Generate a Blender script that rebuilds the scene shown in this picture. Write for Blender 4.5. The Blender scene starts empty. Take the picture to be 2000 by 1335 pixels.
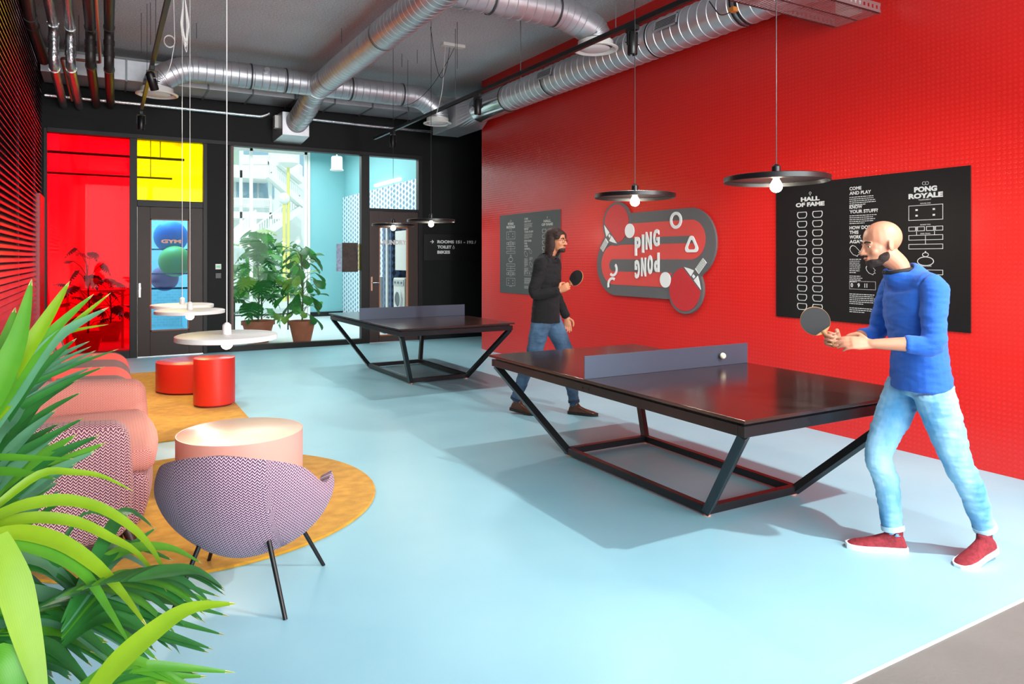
import bpy, bmesh, math, random
from mathutils import Vector, Matrix, noise
R = math.radians
PI = math.pi
rnd = random.Random(7)
SC = bpy.context.scene
COL = SC.collection

# ------------------------------------------------------------------ camera
F_PX, HOR, YAW, HC = 1380.9, 503.4, 0.5218, 1.5644
cd = bpy.data.cameras.new('camera')
cam = bpy.data.objects.new('camera', cd)
COL.objects.link(cam)
cam.location = (0, 0, HC)
cam.rotation_euler = (PI/2, 0, -YAW)
cd.sensor_width = 36
cd.lens = 36*F_PX/2000
cd.shift_y = -(667.5-HOR)/2000
cd.clip_start = 0.05
cd.clip_end = 300
SC.camera = cam

# ------------------------------------------------------------------ world, light, exposure
SC.view_settings.view_transform = 'Standard'
SC.view_settings.look = 'None'
SC.view_settings.gamma = 1
SC.view_settings.exposure = 0.02
SC.view_settings.use_curve_mapping = False
SC.cycles.use_denoising = True
SC.cycles.max_bounces = 8
SC.cycles.transparent_max_bounces = 16
SC.cycles.sample_clamp_indirect = 6
SC.cycles.caustics_reflective = False
SC.cycles.caustics_refractive = False
w = bpy.data.worlds.new('sky')
SC.world = w
w.use_nodes = True
bgn = w.node_tree.nodes['Background']
bgn.inputs[0].default_value = (0.86, 0.95, 1.0, 1)
bgn.inputs[1].default_value = 1.35

def light(name, kind, loc, aim, power, size=1.0, size_y=None, color=(1, 1, 1), spot=None, blend=0.5, spread=None):
    ld = bpy.data.lights.new(name, kind)
    ld.energy = power
    ld.color = color
    if kind == 'AREA':
        ld.shape = 'RECTANGLE'
        ld.size = size
        ld.size_y = size_y or size
        if spread: ld.spread = R(spread)
    elif kind == 'SPOT':
        ld.spot_size = R(spot)
        ld.spot_blend = blend
        ld.shadow_soft_size = size
    elif kind == 'SUN':
        ld.angle = size
    else:
        ld.shadow_soft_size = size
    o = bpy.data.objects.new(name, ld)
    COL.objects.link(o)
    o.location = loc
    d = Vector(aim)-Vector(loc)
    o.rotation_euler = d.to_track_quat('-Z', 'Y').to_euler()
    return o

# daylight entering through the tall window bands behind the camera (rear wall)
light('daylight_rear', 'AREA', (2.4, -3.0, 2.35), (2.6, 6, 6.2), 820, 6.0, 3.9, (0.95, 0.985, 1.0))
light('daylight_side', 'AREA', (-0.72, -0.9, 2.3), (4, 2.5, 3.2), 60, 4.0, 3.2, (0.95, 0.985, 1.0))
# overhead fill panels added to brighten the rooms behind the glazed wall
light('lobby_fill', 'AREA', (3.4, 15.9, 4.2), (3.4, 15.9, 0), 250, 3.4, 5.4, (1.0, 0.99, 0.97))
light('gym_fill', 'AREA', (0.35, 15.4, 4.2), (0.35, 15.4, 0), 300, 2.0, 5.0, (1.0, 1.0, 1.0))
light('sun', 'SUN', (0, -10, 20), (4, 8, 0), 2.2, R(2), color=(1.0, 0.97, 0.92))

# ------------------------------------------------------------------ materials
MATS = {}
def srgb(c):
    if isinstance(c, str):
        c = tuple(int(c[i:i+2], 16)/255 for i in (0, 2, 4))
    return tuple((x/12.92 if x <= 0.04045 else ((x+0.055)/1.055)**2.4) for x in c)+(1,)

def mat(name, col, rough=0.5, metal=0.0, emit=None, estr=0, coat=0, spec=0.5, trans=None, var=0, vscale=8, bump=0, bscale=60, sheen=0):
    if name in MATS: return MATS[name]
    m = bpy.data.materials.new(name)
    m.use_nodes = True
    nt = m.node_tree
    b = nt.nodes['Principled BSDF']
    c = srgb(col)
    b.inputs['Base Color'].default_value = c
    b.inputs['Roughness'].default_value = rough
    b.inputs['Metallic'].default_value = metal
    b.inputs['Specular IOR Level'].default_value = spec
    b.inputs['Coat Weight'].default_value = coat
    b.inputs['Coat Roughness'].default_value = 0.12
    if sheen: b.inputs['Sheen Weight'].default_value = sheen*0.25
    if emit:
        b.inputs['Emission Color'].default_value = srgb(emit)
        b.inputs['Emission Strength'].default_value = estr
    if var or bump:
        tc = nt.nodes.new('ShaderNodeTexCoord')
    if var:
        nz = nt.nodes.new('ShaderNodeTexNoise')
        nz.inputs['Scale'].default_value = vscale
        nz.inputs['Detail'].default_value = 5
        nt.links.new(tc.outputs['Object'], nz.inputs['Vector'])
        rp = nt.nodes.new('ShaderNodeMapRange')
        rp.inputs[1].default_value = 0.3; rp.inputs[2].default_value = 0.7
        rp.inputs[3].default_value = 1-var; rp.inputs[4].default_value = 1+var
        nt.links.new(nz.outputs['Fac'], rp.inputs[0])
        mx = nt.nodes.new('ShaderNodeVectorMath'); mx.operation = 'SCALE'
        mx.inputs[0].default_value = c[:3]
        nt.links.new(rp.outputs[0], mx.inputs['Scale'])
        nt.links.new(mx.outputs[0], b.inputs['Base Color'])
    if bump:
        n2 = nt.nodes.new('ShaderNodeTexNoise')
        n2.inputs['Scale'].default_value = bscale
        n2.inputs['Detail'].default_value = 4
        nt.links.new(tc.outputs['Object'], n2.inputs['Vector'])
        bp = nt.nodes.new('ShaderNodeBump')
        bp.inputs['Strength'].default_value = bump
        bp.inputs['Distance'].default_value = 0.01
        nt.links.new(n2.outputs['Fac'], bp.inputs['Height'])
        nt.links.new(bp.outputs[0], b.inputs['Normal'])
    MATS[name] = m
    return m

def glass(name, tint, gloss=0.12, rough=0.0):
    """thin pane: tinted see-through with a mirror-like film of reflection"""
    m = bpy.data.materials.new(name); m.use_nodes = True
    nt = m.node_tree
    for n in list(nt.nodes): nt.nodes.remove(n)
    out = nt.nodes.new('ShaderNodeOutputMaterial')
    tr = nt.nodes.new('ShaderNodeBsdfTransparent'); tr.inputs[0].default_value = tint+(1,)
    gl = nt.nodes.new('ShaderNodeBsdfGlossy'); gl.inputs['Roughness'].default_value = rough
    fr = nt.nodes.new('ShaderNodeFresnel'); fr.inputs[0].default_value = 1.45
    ad = nt.nodes.new('ShaderNodeMath'); ad.operation = 'MULTIPLY_ADD'
    ad.inputs[1].default_value = 0.15; ad.inputs[2].default_value = gloss
    nt.links.new(fr.outputs[0], ad.inputs[0])
    mx = nt.nodes.new('ShaderNodeMixShader')
    nt.links.new(ad.outputs[0], mx.inputs[0])
    nt.links.new(tr.outputs[0], mx.inputs[1]); nt.links.new(gl.outputs[0], mx.inputs[2])
    nt.links.new(mx.outputs[0], out.inputs[0])
    return m

class NG:
    """tiny helper for math nodes"""
    def __init__(s, m): s.nt = m.node_tree
    def n(s, t, **k):
        o = s.nt.nodes.new(t)
        for a, b in k.items(): setattr(o, a, b)
        return o
    def m(s, op, a, b=None, c=None):
        o = s.n('ShaderNodeMath', operation=op)
        for i, v in enumerate((a, b, c)):
            if v is None: continue
            if isinstance(v, (int, float)): o.inputs[i].default_value = v
            else: s.nt.links.new(v, o.inputs[i])
        return o.outputs[0]
    def l(s, a, b): s.nt.links.new(a, b)

def mix_rgb(g, fac, a, b):
    o = g.n('ShaderNodeMix', data_type='RGBA')
    g.l(fac, o.inputs[0]) if not isinstance(fac, (int, float)) else setattr(o.inputs[0], 'default_value', fac)
    for v, i in ((a, 6), (b, 7)):
        if isinstance(v, tuple): o.inputs[i].default_value = v
        else: g.l(v, o.inputs[i])
    return o.outputs[2]

def knit(name, ca, cb, w=0.021, h=0.0145):
    """chunky V-stitch two-colour weave, driven by a metric UV map"""
    m = mat(name, ca, 0.85, sheen=0.3)
    g = NG(m); b = m.node_tree.nodes['Principled BSDF']
    uv = g.n('ShaderNodeUVMap'); sp = g.n('ShaderNodeSeparateXYZ'); g.l(uv.outputs[0], sp.inputs[0])
    fu = g.m('FRACT', g.m('DIVIDE', sp.outputs[0], w))
    tri = g.m('ABSOLUTE', g.m('SUBTRACT', fu, 0.5))
    ph = g.m('SUBTRACT', g.m('DIVIDE', sp.outputs[1], h), g.m('MULTIPLY', tri, 1.9))
    fv = g.m('FRACT', ph)
    stitch = g.m('ABSOLUTE', g.m('SUBTRACT', fv, 0.5))           # 0 centre of strand .. 0.5 gap
    gap = g.m('SMOOTH_MIN', 1.0, g.m('MAXIMUM', 0.0, g.m('MULTIPLY', g.m('SUBTRACT', stitch, 0.17), 9.0)), 0.1)
    edge = g.m('GREATER_THAN', tri, 0.455)
    fac = g.m('MAXIMUM', gap, g.m('MULTIPLY', edge, 0.75))
    g.l(mix_rgb(g, fac, srgb(ca), srgb(cb)), b.inputs['Base Color'])
    bp = g.n('ShaderNodeBump'); bp.inputs['Strength'].default_value = 0.6; bp.inputs['Distance'].default_value = 0.004
    g.l(g.m('SUBTRACT', 1.0, fac), bp.inputs['Height']); g.l(bp.outputs[0], b.inputs['Normal'])
    return m

# ------------------------------------------------------------------ geometry helpers
class MB:
    def __init__(s): s.v = []; s.f = []; s.mi = []; s.uv = {}
    def add(s, vs, fs, mi=0):
        o = len(s.v); s.v += [tuple(p) for p in vs]
        for f in fs: s.f.append(tuple(i+o for i in f)); s.mi.append(mi)
        return o
    def box(s, x0, x1, y0, y1, z0, z1, mi=0):
        vs = [(x, y, z) for z in (z0, z1) for y in (y0, y1) for x in (x0, x1)]
        s.add(vs, [(0, 2, 3, 1), (4, 5, 7, 6), (0, 1, 5, 4), (2, 6, 7, 3), (0, 4, 6, 2), (1, 3, 7, 5)], mi)
        return s
    def obox(s, a, b, wid, hei, up=(0, 0, 1), mi=0):
        """bar from a to b with rectangular section"""
        a = Vector(a); b = Vector(b); d = (b-a).normalized(); u = Vector(up)
        sd = d.cross(u).normalized(); u = sd.cross(d).normalized()
        vs = []
        for p in (a, b):
            for i, j in ((-1, -1), (1, -1), (1, 1), (-1, 1)): vs.append(p+sd*(i*wid/2)+u*(j*hei/2))
        s.add(vs, [(3, 2, 1, 0), (4, 5, 6, 7), (0, 1, 5, 4), (1, 2, 6, 5), (2, 3, 7, 6), (3, 0, 4, 7)], mi)
        return s
    def tube(s, pts, r, n=12, cap=True, mi=0):
        pts = [Vector(p) for p in pts]
        rs = r if isinstance(r, (list, tuple)) else [r]*len(pts)
        ref = Vector((0, 0, 1))
        t0 = (pts[1]-pts[0]).normalized()
        if abs(t0.dot(ref)) > 0.95: ref = Vector((1, 0, 0))
        u = t0.cross(ref).normalized()
        vs = []; K = len(pts)
        for i, p in enumerate(pts):
            t = ((pts[min(i+1, K-1)]-p).normalized()+(p-pts[max(i-1, 0)]).normalized())
            t = t.normalized() if t.length > 1e-6 else t0
            u = (u-t*u.dot(t)).normalized(); v = t.cross(u)
            for k in range(n):
                a = 2*PI*k/n
                vs.append(p+(u*math.cos(a)+v*math.sin(a))*rs[i])
        fs = []
        for i in range(K-1):
            for k in range(n):
                k2 = (k+1) % n
                fs.append((i*n+k, i*n+k2, (i+1)*n+k2, (i+1)*n+k))
        if cap:
            fs.append(tuple(range(n-1, -1, -1))); fs.append(tuple((K-1)*n+k for k in range(n)))
        s.add(vs, fs, mi)
        return s
    def lathe(s, prof, c=(0, 0, 0), n=48, sx=1, sy=1, mi=0, closed=False):
        vs = []
        for r, z in prof:
            for k in range(n):
                a = 2*PI*k/n
                vs.append((c[0]+r*math.cos(a)*sx, c[1]+r*math.sin(a)*sy, c[2]+z))
        fs = []
        K = len(prof)
        for i in range(K-1 if not closed else K):
            j = (i+1) % K
            for k in range(n):
                k2 = (k+1) % n
                fs.append((i*n+k, i*n+k2, j*n+k2, j*n+k))
        if not closed:
            if prof[0][0] > 1e-5: fs.append(tuple(range(n-1, -1, -1)))
            if prof[-1][0] > 1e-5: fs.append(tuple((K-1)*n+k for k in range(n)))
        s.add(vs, fs, mi)
        return s
    def prism(s, poly, org, ax, ay, an, t, mi=0):
        """polygon (u,v) laid in the plane org+u*ax+v*ay, thickened by t along an"""
        org = Vector(org); ax = Vector(ax); ay = Vector(ay); an = Vector(an); n = len(poly)
        vs = [org+ax*u+ay*v for u, v in poly]+[org+ax*u+ay*v+an*t for u, v in poly]
        fs = [tuple(range(n-1, -1, -1)), tuple(range(n, 2*n))]
        fs += [(i, (i+1) % n, (i+1) % n+n, i+n) for i in range(n)]
        s.add(vs, fs, mi)
        return s
    def ring2d(s, outer, inner, org, ax, ay, an, t, mi=0):
        org = Vector(org); ax = Vector(ax); ay = Vector(ay); an = Vector(an); n = len(outer)
        P = lambda q, h: org+ax*q[0]+ay*q[1]+an*h
        vs = [P(q, 0) for q in outer]+[P(q, 0) for q in inner]+[P(q, t) for q in outer]+[P(q, t) for q in inner]
        fs = []
        for i in range(n):
            j = (i+1) % n
            fs += [(i, j, n+j, n+i), (2*n+i, 3*n+i, 3*n+j, 2*n+j), (i, 2*n+i, 2*n+j, j), (n+i, n+j, 3*n+j, 3*n+i)]
        s.add(vs, fs, mi)
        return s
    def rbox(s, c, h, r, n=6, fn=None, mi=0):
        """rounded cushion-like box, centre c, half sizes h, corner radius r; fn deforms local points"""
        c = Vector(c); h = Vector(h)
        N = 2*n+6
        ids = {}; vs = []; fs = []
        def coord(i, hh):
            # n+1 samples over each rounded end, coarse middle
            inner = max(hh-r, 1e-4)
            if i <= n: return -inner-r*math.cos(PI/2*i/n) if False else -inner-r*(1-i/n)
            if i >= N-n: return inner+r*(1-(N-i)/n)
            return -inner+2*inner*(i-n)/(N-2*n)
        def vert(i, j, k):
            key = (i, j, k)
            if key in ids: return ids[key]
            p = Vector((coord(i, h.x), coord(j, h.y), coord(k, h.z)))
            q = Vector([max(-(h[a]-r), min(h[a]-r, p[a])) for a in range(3)])
            d = p-q
            if d.length > 1e-9: d = d.normalized()*r
            p = q+d
            if fn: p = Vector(fn(p))
            ids[key] = len(vs); vs.append(c+p); return ids[key]
        for a in range(N):
            for b in range(N):
                fs.append((vert(a, b, 0), vert(a, b+1, 0), vert(a+1, b+1, 0), vert(a+1, b, 0)))
                fs.append((vert(a, b, N), vert(a+1, b, N), vert(a+1, b+1, N), vert(a, b+1, N)))
                fs.append((vert(a, 0, b), vert(a+1, 0, b), vert(a+1, 0, b+1), vert(a, 0, b+1)))
                fs.append((vert(a, N, b), vert(a, N, b+1), vert(a+1, N, b+1), vert(a+1, N, b)))
                fs.append((vert(0, a, b), vert(0, a, b+1), vert(0, a+1, b+1), vert(0, a+1, b)))
                fs.append((vert(N, a, b), vert(N, a+1, b), vert(N, a+1, b+1), vert(N, a, b+1)))
        s.add(vs, fs, mi)
        return s
    def merge(s, o, mi=None):
        k = len(s.v); s.v += o.v
        for f, m_ in zip(o.f, o.mi): s.f.append(tuple(i+k for i in f)); s.mi.append(m_ if mi is None else mi)
        return s
    def xf(s, M):
        s.v = [tuple(M @ Vector(p)) for p in s.v]; return s
    def build(s, name, mats, parent=None, smooth=None, bevel=0, seg=2, loc=None, solid=0):
        me = bpy.data.meshes.new(name)
        L = Vector(loc) if loc is not None else None
        vs = s.v if L is None else [tuple(Vector(p)-L) for p in s.v]
        me.from_pydata(vs, [], s.f)
        if not isinstance(mats, (list, tuple)): mats = [mats]
        for m_ in mats: me.materials.append(m_)
        if len(mats) > 1: me.polygons.foreach_set('material_index', s.mi)
        me.update()
        if smooth is not None:
            me.polygons.foreach_set('use_smooth', [True]*len(me.polygons))
            if smooth < 180: me.set_sharp_from_angle(angle=R(smooth))
        o = bpy.data.objects.new(name, me); COL.objects.link(o)
        if L is not None: o.location = L
        if parent is not None:
            o.parent = parent
            o.matrix_parent_inverse = parent.matrix_basis.inverted() if True else Matrix()
        if solid:
            md = o.modifiers.new('solid', 'SOLIDIFY'); md.thickness = solid; md.offset = 0
        if bevel:
            md = o.modifiers.new('bevel', 'BEVEL'); md.width = bevel; md.segments = seg; md.limit_method = 'ANGLE'; md.angle_limit = R(35)
        return o

def tag(o, label=None, cat=None, group=None, kind=None):
    if label: o['label'] = label
    if cat: o['category'] = cat
    if group: o['group'] = group
    if kind: o['kind'] = kind
    return o

def thing(name, loc, label, cat, group=None, rz=0):
    o = bpy.data.objects.new(name, None); COL.objects.link(o)
    o.empty_display_size = 0.1
    o.location = loc; o.rotation_euler = (0, 0, rz)
    return tag(o, label, cat, group)

def struct(name, mb, m, label=None, **k):
    o = mb.build(name, m, **k) if isinstance(mb, MB) else mb
    o['kind'] = 'structure'
    if label: o['label'] = label
    return o

def copy_thing(o, loc, label=None, rz=None):
    r = o.copy(); COL.objects.link(r); r.location = loc
    if rz is not None: r.rotation_euler = (0, 0, rz)
    if label: r['label'] = label
    def rec(src, dst):
        for ch in [q for q in bpy.data.objects if q.parent == src]:
            d = ch.copy(); COL.objects.link(d); d.parent = dst; rec(ch, d)
    rec(o, r)
    return r

TMP = bpy.data.scenes.new('workbench')
def evaluated_mesh(ob_):
    TMP.collection.objects.link(ob_)
    vl = TMP.view_layers[0]; vl.update(); dg = vl.depsgraph
    me = bpy.data.meshes.new_from_object(ob_.evaluated_get(dg))
    bpy.data.objects.remove(ob_)
    return me

def circ(cx, cy, r, n=40, a0=0, a1=2*PI, ry=None, end=False):
    ry = ry or r
    m = n if not end else n-1
    return [(cx+r*math.cos(a0+(a1-a0)*i/m), cy+ry*math.sin(a0+(a1-a0)*i/m)) for i in range(n)]

def text_tris(body, size=1.0, bold=0.0):
    cu = bpy.data.curves.new('t', 'FONT'); cu.body = body; cu.size = size; cu.offset = bold
    cu.resolution_u = 3; cu.align_x = 'LEFT'
    me = evaluated_mesh(bpy.data.objects.new('t', cu))
    vs = [tuple(v.co) for v in me.vertices]; fs = [tuple(p.vertices) for p in me.polygons]
    bpy.data.meshes.remove(me); bpy.data.curves.remove(cu)
    return vs, fs

def text_box(mb, body, u0, v0, u1, v1, org, ax, ay, an, t=0.0, bold=0.03, mi=0, rot180=False, aspect=False):
    """fit lettering into the rectangle u0..u1, v0..v1 on a plane"""
    vs, fs = text_tris(body, 1.0, bold)
    if not vs: return
    xs = [p[0] for p in vs]; ys = [p[1] for p in vs]
    x0, x1, y0, y1 = min(xs), max(xs), min(ys), max(ys)
    org = Vector(org); ax = Vector(ax); ay = Vector(ay); an = Vector(an)
    sx = (u1-u0)/(x1-x0); sy = (v1-v0)/(y1-y0)
    if aspect: sx = sy = min(sx, sy)
    out = []
    for x, y, _ in vs:
        a = (x-x0)*sx; b = (y-y0)*sy
        if rot180: a = (u1-u0)-a; b = (v1-v0)-b
        out.append(org+ax*(u0+a)+ay*(v0+b)+an*t)
    if t > 0.003:
        n = len(out)
        base = [p-an*(t*0.98) for p in out]
        edges = {}
        for f in fs:
            for i in range(len(f)):
                e = (f[i], f[(i+1) % len(f)]); edges[e] = edges.get(e, 0)+1
        side = [(a, b, b+n, a+n) for a, b in edges if (b, a) not in edges]
        mb.add(out+base, [tuple(f) for f in fs]+side, mi)
    else:
        mb.add(out, fs, mi)

def set_uv_box(o, sc=1.0):
    me = o.data
    uv = me.uv_layers.new(name='UVMap') if not me.uv_layers else me.uv_layers[0]
    for p in me.polygons:
        n = p.normal; a = (abs(n.x), abs(n.y), abs(n.z))
        for li in p.loop_indices:
            c = me.vertices[me.loops[li].vertex_index].co
            if a[1] >= a[0] and a[1] >= a[2]: q = (c.x, c.z)
            elif a[0] >= a[2]: q = (c.y, c.z)
            else: q = (c.x, c.y)
            uv.data[li].uv = (q[0]*sc, q[1]*sc)

# pixel -> place helpers used for measuring (all coordinates are metres in the room)
CY, SY = math.cos(YAW), math.sin(YAW)
def ray(px, py):
    l = (px-1000)/F_PX
    return Vector((l*CY+SY, -l*SY+CY, -(py-HOR)/F_PX))
def UY(px, py, Y): r = ray(px, py); d = Y/r.y; return Vector((r.x*d, Y, HC+r.z*d))
def UX(px, py, X): r = ray(px, py); d = X/r.x; return Vector((X, r.y*d, HC+r.z*d))
def UZ(px, py, Z): r = ray(px, py); d = (Z-HC)/r.z; return Vector((r.x*d, r.y*d, Z))
def UD(px, py, d): r = ray(px, py); return Vector((r.x*d, r.y*d, HC+r.z*d))

# ------------------------------------------------------------------ palette
black = mat('black_paint', '0e0f0f', 0.6, var=0.05, spec=0.25)
black_metal = mat('black_metal', '151617', 0.35, 0.2)
dark_frame = mat('dark_frame', '1b1918', 0.45, spec=0.3)
door_wood = mat('dark_brown_door', '382c27', 0.45, var=0.05, spec=0.3)
white_paint = mat('white_paint', 'e9e9e6', 0.5)
white_metal = mat('white_metal', 'eceae4', 0.35)
grey_metal = mat('grey_metal', '8b8f92', 0.35, 0.8)
chrome = mat('steel', 'c9ccce', 0.2, 1.0)
bulb = mat('glowing_bulb', 'fff3dc', 0.3, emit='ffe9c4', estr=14)
wood_trim = mat('brown_trim', '8a4a2a', 0.45)

def galv_mat():
    m = mat('galvanised_steel', 'c4c6ca', 0.4, 0.85)
    g = NG(m); b = m.node_tree.nodes['Principled BSDF']
    tc = g.n('ShaderNodeTexCoord')
    vo = g.n('ShaderNodeTexVoronoi'); vo.inputs['Scale'].default_value = 14
    g.l(tc.outputs['Object'], vo.inputs['Vector'])
    nz = g.n('ShaderNodeTexNoise'); nz.inputs['Scale'].default_value = 3; nz.inputs['Detail'].default_value = 6
    g.l(tc.outputs['Object'], nz.inputs['Vector'])
    f = g.m('ADD', g.m('MULTIPLY', vo.outputs['Distance'], 0.25), nz.outputs['Fac'])
    g.l(mix_rgb(g, f, srgb('b4b6bb'), srgb('dadbdf')), b.inputs['Base Color'])
    g.l(g.m('MULTIPLY_ADD', f, 0.15, 0.32), b.inputs['Roughness'])
    return m
galv = galv_mat()
# ------------------------------------------------------------------ the room shell
XL, XR, YB, ZC = -0.8, 5.605, 12.58, 4.6
YR = -3.4           # rear wall
def floor_mat():
    m = mat('pale_blue_floor', 'a6c4ca', 0.4)
    g = NG(m); b = m.node_tree.nodes['Principled BSDF']
    tc = g.n('ShaderNodeTexCoord')
    nz = g.n('ShaderNodeTexNoise'); nz.inputs['Scale'].default_value = 0.9; nz.inputs['Detail'].default_value = 7
    g.l(tc.outputs['Object'], nz.inputs['Vector'])
    g.l(mix_rgb(g, nz.outputs['Fac'], srgb('86c2d6'), srgb('a6dae6')), b.inputs['Base Color'])
    n2 = g.n('ShaderNodeTexNoise'); n2.inputs['Scale'].default_value = 4; n2.inputs['Detail'].default_value = 5
    g.l(tc.outputs['Object'], n2.inputs['Vector'])
    g.l(g.m('MULTIPLY_ADD', n2.outputs['Fac'], 0.18, 0.26), b.inputs['Roughness'])
    return m
fl = MB().box(XL-0.1, 7.6, 1.646, YB+0.1, -0.1, 0)
struct('floor', fl, floor_mat())
fl = MB().box(XL-0.1, 7.6, YR-0.2, 1.632, -0.1, -0.001)
struct('floor', fl, mat('grey_concrete', '777772', 0.7, var=0.07, vscale=3, bump=0.15, bscale=50), 'grey concrete floor beyond the pale blue poured floor')
struct('trim_1', MB().box(XL-0.1, 7.6, 1.632, 1.646, -0.1, 0.002), white_paint)

def ceil_mat():
    m = mat('sprayed_ceiling', 'd0cdd0', 0.95)
    g = NG(m); b = m.node_tree.nodes['Principled BSDF']
    tc = g.n('ShaderNodeTexCoord')
    nz = g.n('ShaderNodeTexNoise'); nz.inputs['Scale'].default_value = 45; nz.inputs['Detail'].default_value = 3
    g.l(tc.outputs['Object'], nz.inputs['Vector'])
    n2 = g.n('ShaderNodeTexNoise'); n2.inputs['Scale'].default_value = 0.7; n2.inputs['Detail'].default_value = 2
    g.l(tc.outputs['Object'], n2.inputs['Vector'])
    mixf = g.m('ADD', g.m('MULTIPLY', nz.outputs['Fac'], 0.7), g.m('MULTIPLY', n2.outputs['Fac'], 0.3))
    g.l(mix_rgb(g, g.m('MULTIPLY_ADD', mixf, 3.0, -1.0), srgb('b4b2b6'), srgb('e2e0e2')), b.inputs['Base Color'])
    bp = g.n('ShaderNodeBump'); bp.inputs['Strength'].default_value = 0.8; bp.inputs['Distance'].default_value = 0.01
    g.l(nz.outputs['Fac'], bp.inputs['Height']); g.l(bp.outputs[0], b.inputs['Normal'])
    return m
struct('ceiling', MB().box(XL-0.1, 7.6, YR-0.2, 12.2, ZC, ZC+0.15), ceil_mat())
struct('ceiling', MB().box(XL-0.1, 7.6, 12.2, YB+0.1, ZC-0.12, ZC+0.15), mat('pale_beam', 'a9a8a6', 0.8), 'pale ceiling strip along the black back wall')

def redwall_mat():
    m = mat('red_studded_panel', 'd8201c', 0.3, spec=0.5)
    g = NG(m); b = m.node_tree.nodes['Principled BSDF']
    tc = g.n('ShaderNodeTexCoord'); sp = g.n('ShaderNodeSeparateXYZ'); g.l(tc.outputs['Object'], sp.inputs[0])
    P = 0.036
    fy = g.m('SUBTRACT', g.m('FRACT', g.m('DIVIDE', sp.outputs[1], P)), 0.5)
    fz = g.m('SUBTRACT', g.m('FRACT', g.m('DIVIDE', sp.outputs[2], P)), 0.5)
    d = g.m('SQRT', g.m('ADD', g.m('MULTIPLY', fy, fy), g.m('MULTIPLY', fz, fz)))
    stud = g.m('MINIMUM', 1.0, g.m('MAXIMUM', 0.0, g.m('MULTIPLY', g.m('SUBTRACT', 0.36, d), 9.0)))
    bp = g.n('ShaderNodeBump'); bp.inputs['Strength'].default_value = 0.4; bp.inputs['Distance'].default_value = 0.002
    g.l(stud, bp.inputs['Height']); g.l(bp.outputs[0], b.inputs['Normal'])
    g.l(mix_rgb(g, stud, srgb('d0201b'), srgb('d8241f')), b.inputs['Base Color'])
    b.inputs['Roughness'].default_value = 0.27
    return m
struct('wall_right', MB().box(XR, XR+0.25, YR, 10.79, 0, ZC), redwall_mat())
struct('wall_right', MB().box(7.5, 7.6, 10.79, YB+0.1, 0, ZC), black, 'black corridor wall past the end of the red wall')
struct('wall_right', MB().box(XR+0.25, 7.6, 10.69, 10.79, 0, ZC), black, 'black back face behind the red wall')

# back wall with openings: frames 1 (red glass), door+yellow, window, transom+door
Wb = MB()
def wb(x0, x1, z0, z1): Wb.box(x0, x1, YB, YB+0.2, z0, z1)
wb(XL-0.1, 7.6, 3.45, ZC)
wb(XL-0.1, -0.775, 0, 3.45); wb(0.335, 0.42, 0, 3.45); wb(1.44, 1.80, 0, 3.45); wb(5.22, 7.6, 0, 3.45)
struct('wall_back', Wb, black)
Fr = MB()
def fr(x0, x1, z0, z1, d=0.03): Fr.box(x0, x1, YB-d, YB+0.1, z0, z1)
fr(-0.80, -0.755, 0, 3.5); fr(-0.755, 5.25, 3.44, 3.51); fr(0.327, 0.432, 0, 3.44); fr(1.385, 1.45, 0, 3.44)
fr(1.785, 1.815, 0, 3.44); fr(4.05, 4.2, 0, 3.44); fr(5.165, 5.25, 0, 3.44)
fr(-0.755, 0.327, 0, 0.12); fr(1.815, 4.05, 0, 0.09); fr(0.432, 1.385, 2.375, 2.48); fr(4.2, 5.165, 2.43, 2.48)
struct('trim_2', Fr, dark_frame, bevel=0.004)
red_glass = glass('red_glass', (1.0, 0.008, 0.055), 0.0)
yel_glass = glass('yellow_glass', (0.98, 0.84, 0.0), 0.0)
clear_glass = glass('clear_glass', (0.93, 0.98, 0.98), 0.0)
blue_glass = glass('blue_glass', (0.34, 0.74, 0.95), 0.0)
def pane(name, x0, x1, z0, z1, m, y=YB+0.03): return MB().box(x0, x1, y, y+0.01, z0, z1).build(name, m)
def window(name, x0, x1, z0, z1, m, lab):
    o = pane(name, x0, x1, z0, z1, m); o['kind'] = 'structure'; o['label'] = lab; return o
window('window_1', -0.755, 0.327, 0.12, 3.44, red_glass, 'tall red glass pane beside the brown gym door')
window('window_2', 0.432, 1.385, 2.48, 3.44, yel_glass, 'yellow glass pane above the brown gym door')
window('window_3', 1.815, 4.05, 0.09, 3.44, clear_glass, 'big clear glass pane onto the lobby with potted plants')
window('window_4', 4.2, 5.165, 2.48, 3.44, clear_glass, 'small clear pane above the laundry door')
for x0, x1, z0, z1 in ((1.815, 1.86, 0.09, 3.44),):
    struct('trim_3', MB().box(x0, x1, YB, YB+0.12, z0, z1), mat('brown_reveal', '6d5648', 0.5))

# doors
def door(nm, x0, x1, z1, gx0, gx1, gz0, gz1, gm, trim_m, leaf_m, lab):
    d = MB(); y0, y1 = YB-0.015, YB+0.045
    d.box(x0, gx0, y0, y1, 0.012, z1).box(gx1, x1, y0, y1, 0.012, z1).box(gx0, gx1, y0, y1, 0.012, gz0).box(gx0, gx1, y0, y1, gz1, z1)
    o = d.build(nm, leaf_m, bevel=0.003); o['kind'] = 'structure'; o['label'] = lab
    t = MB(); w_ = 0.018
    for a, b, c, e in ((gx0, gx0+w_, gz0, gz1), (gx1-w_, gx1, gz0, gz1), (gx0, gx1, gz0, gz0+w_), (gx0, gx1, gz1-w_, gz1)):
        t.box(a, b, y0-0.004, y1+0.004, c, e)
    t.build('glazing_bead', trim_m, o)
    MB().box(gx0+w_, gx1-w_, YB+0.01, YB+0.018, gz0+w_, gz1-w_).build('door_glass', gm, o)
    return o
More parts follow.
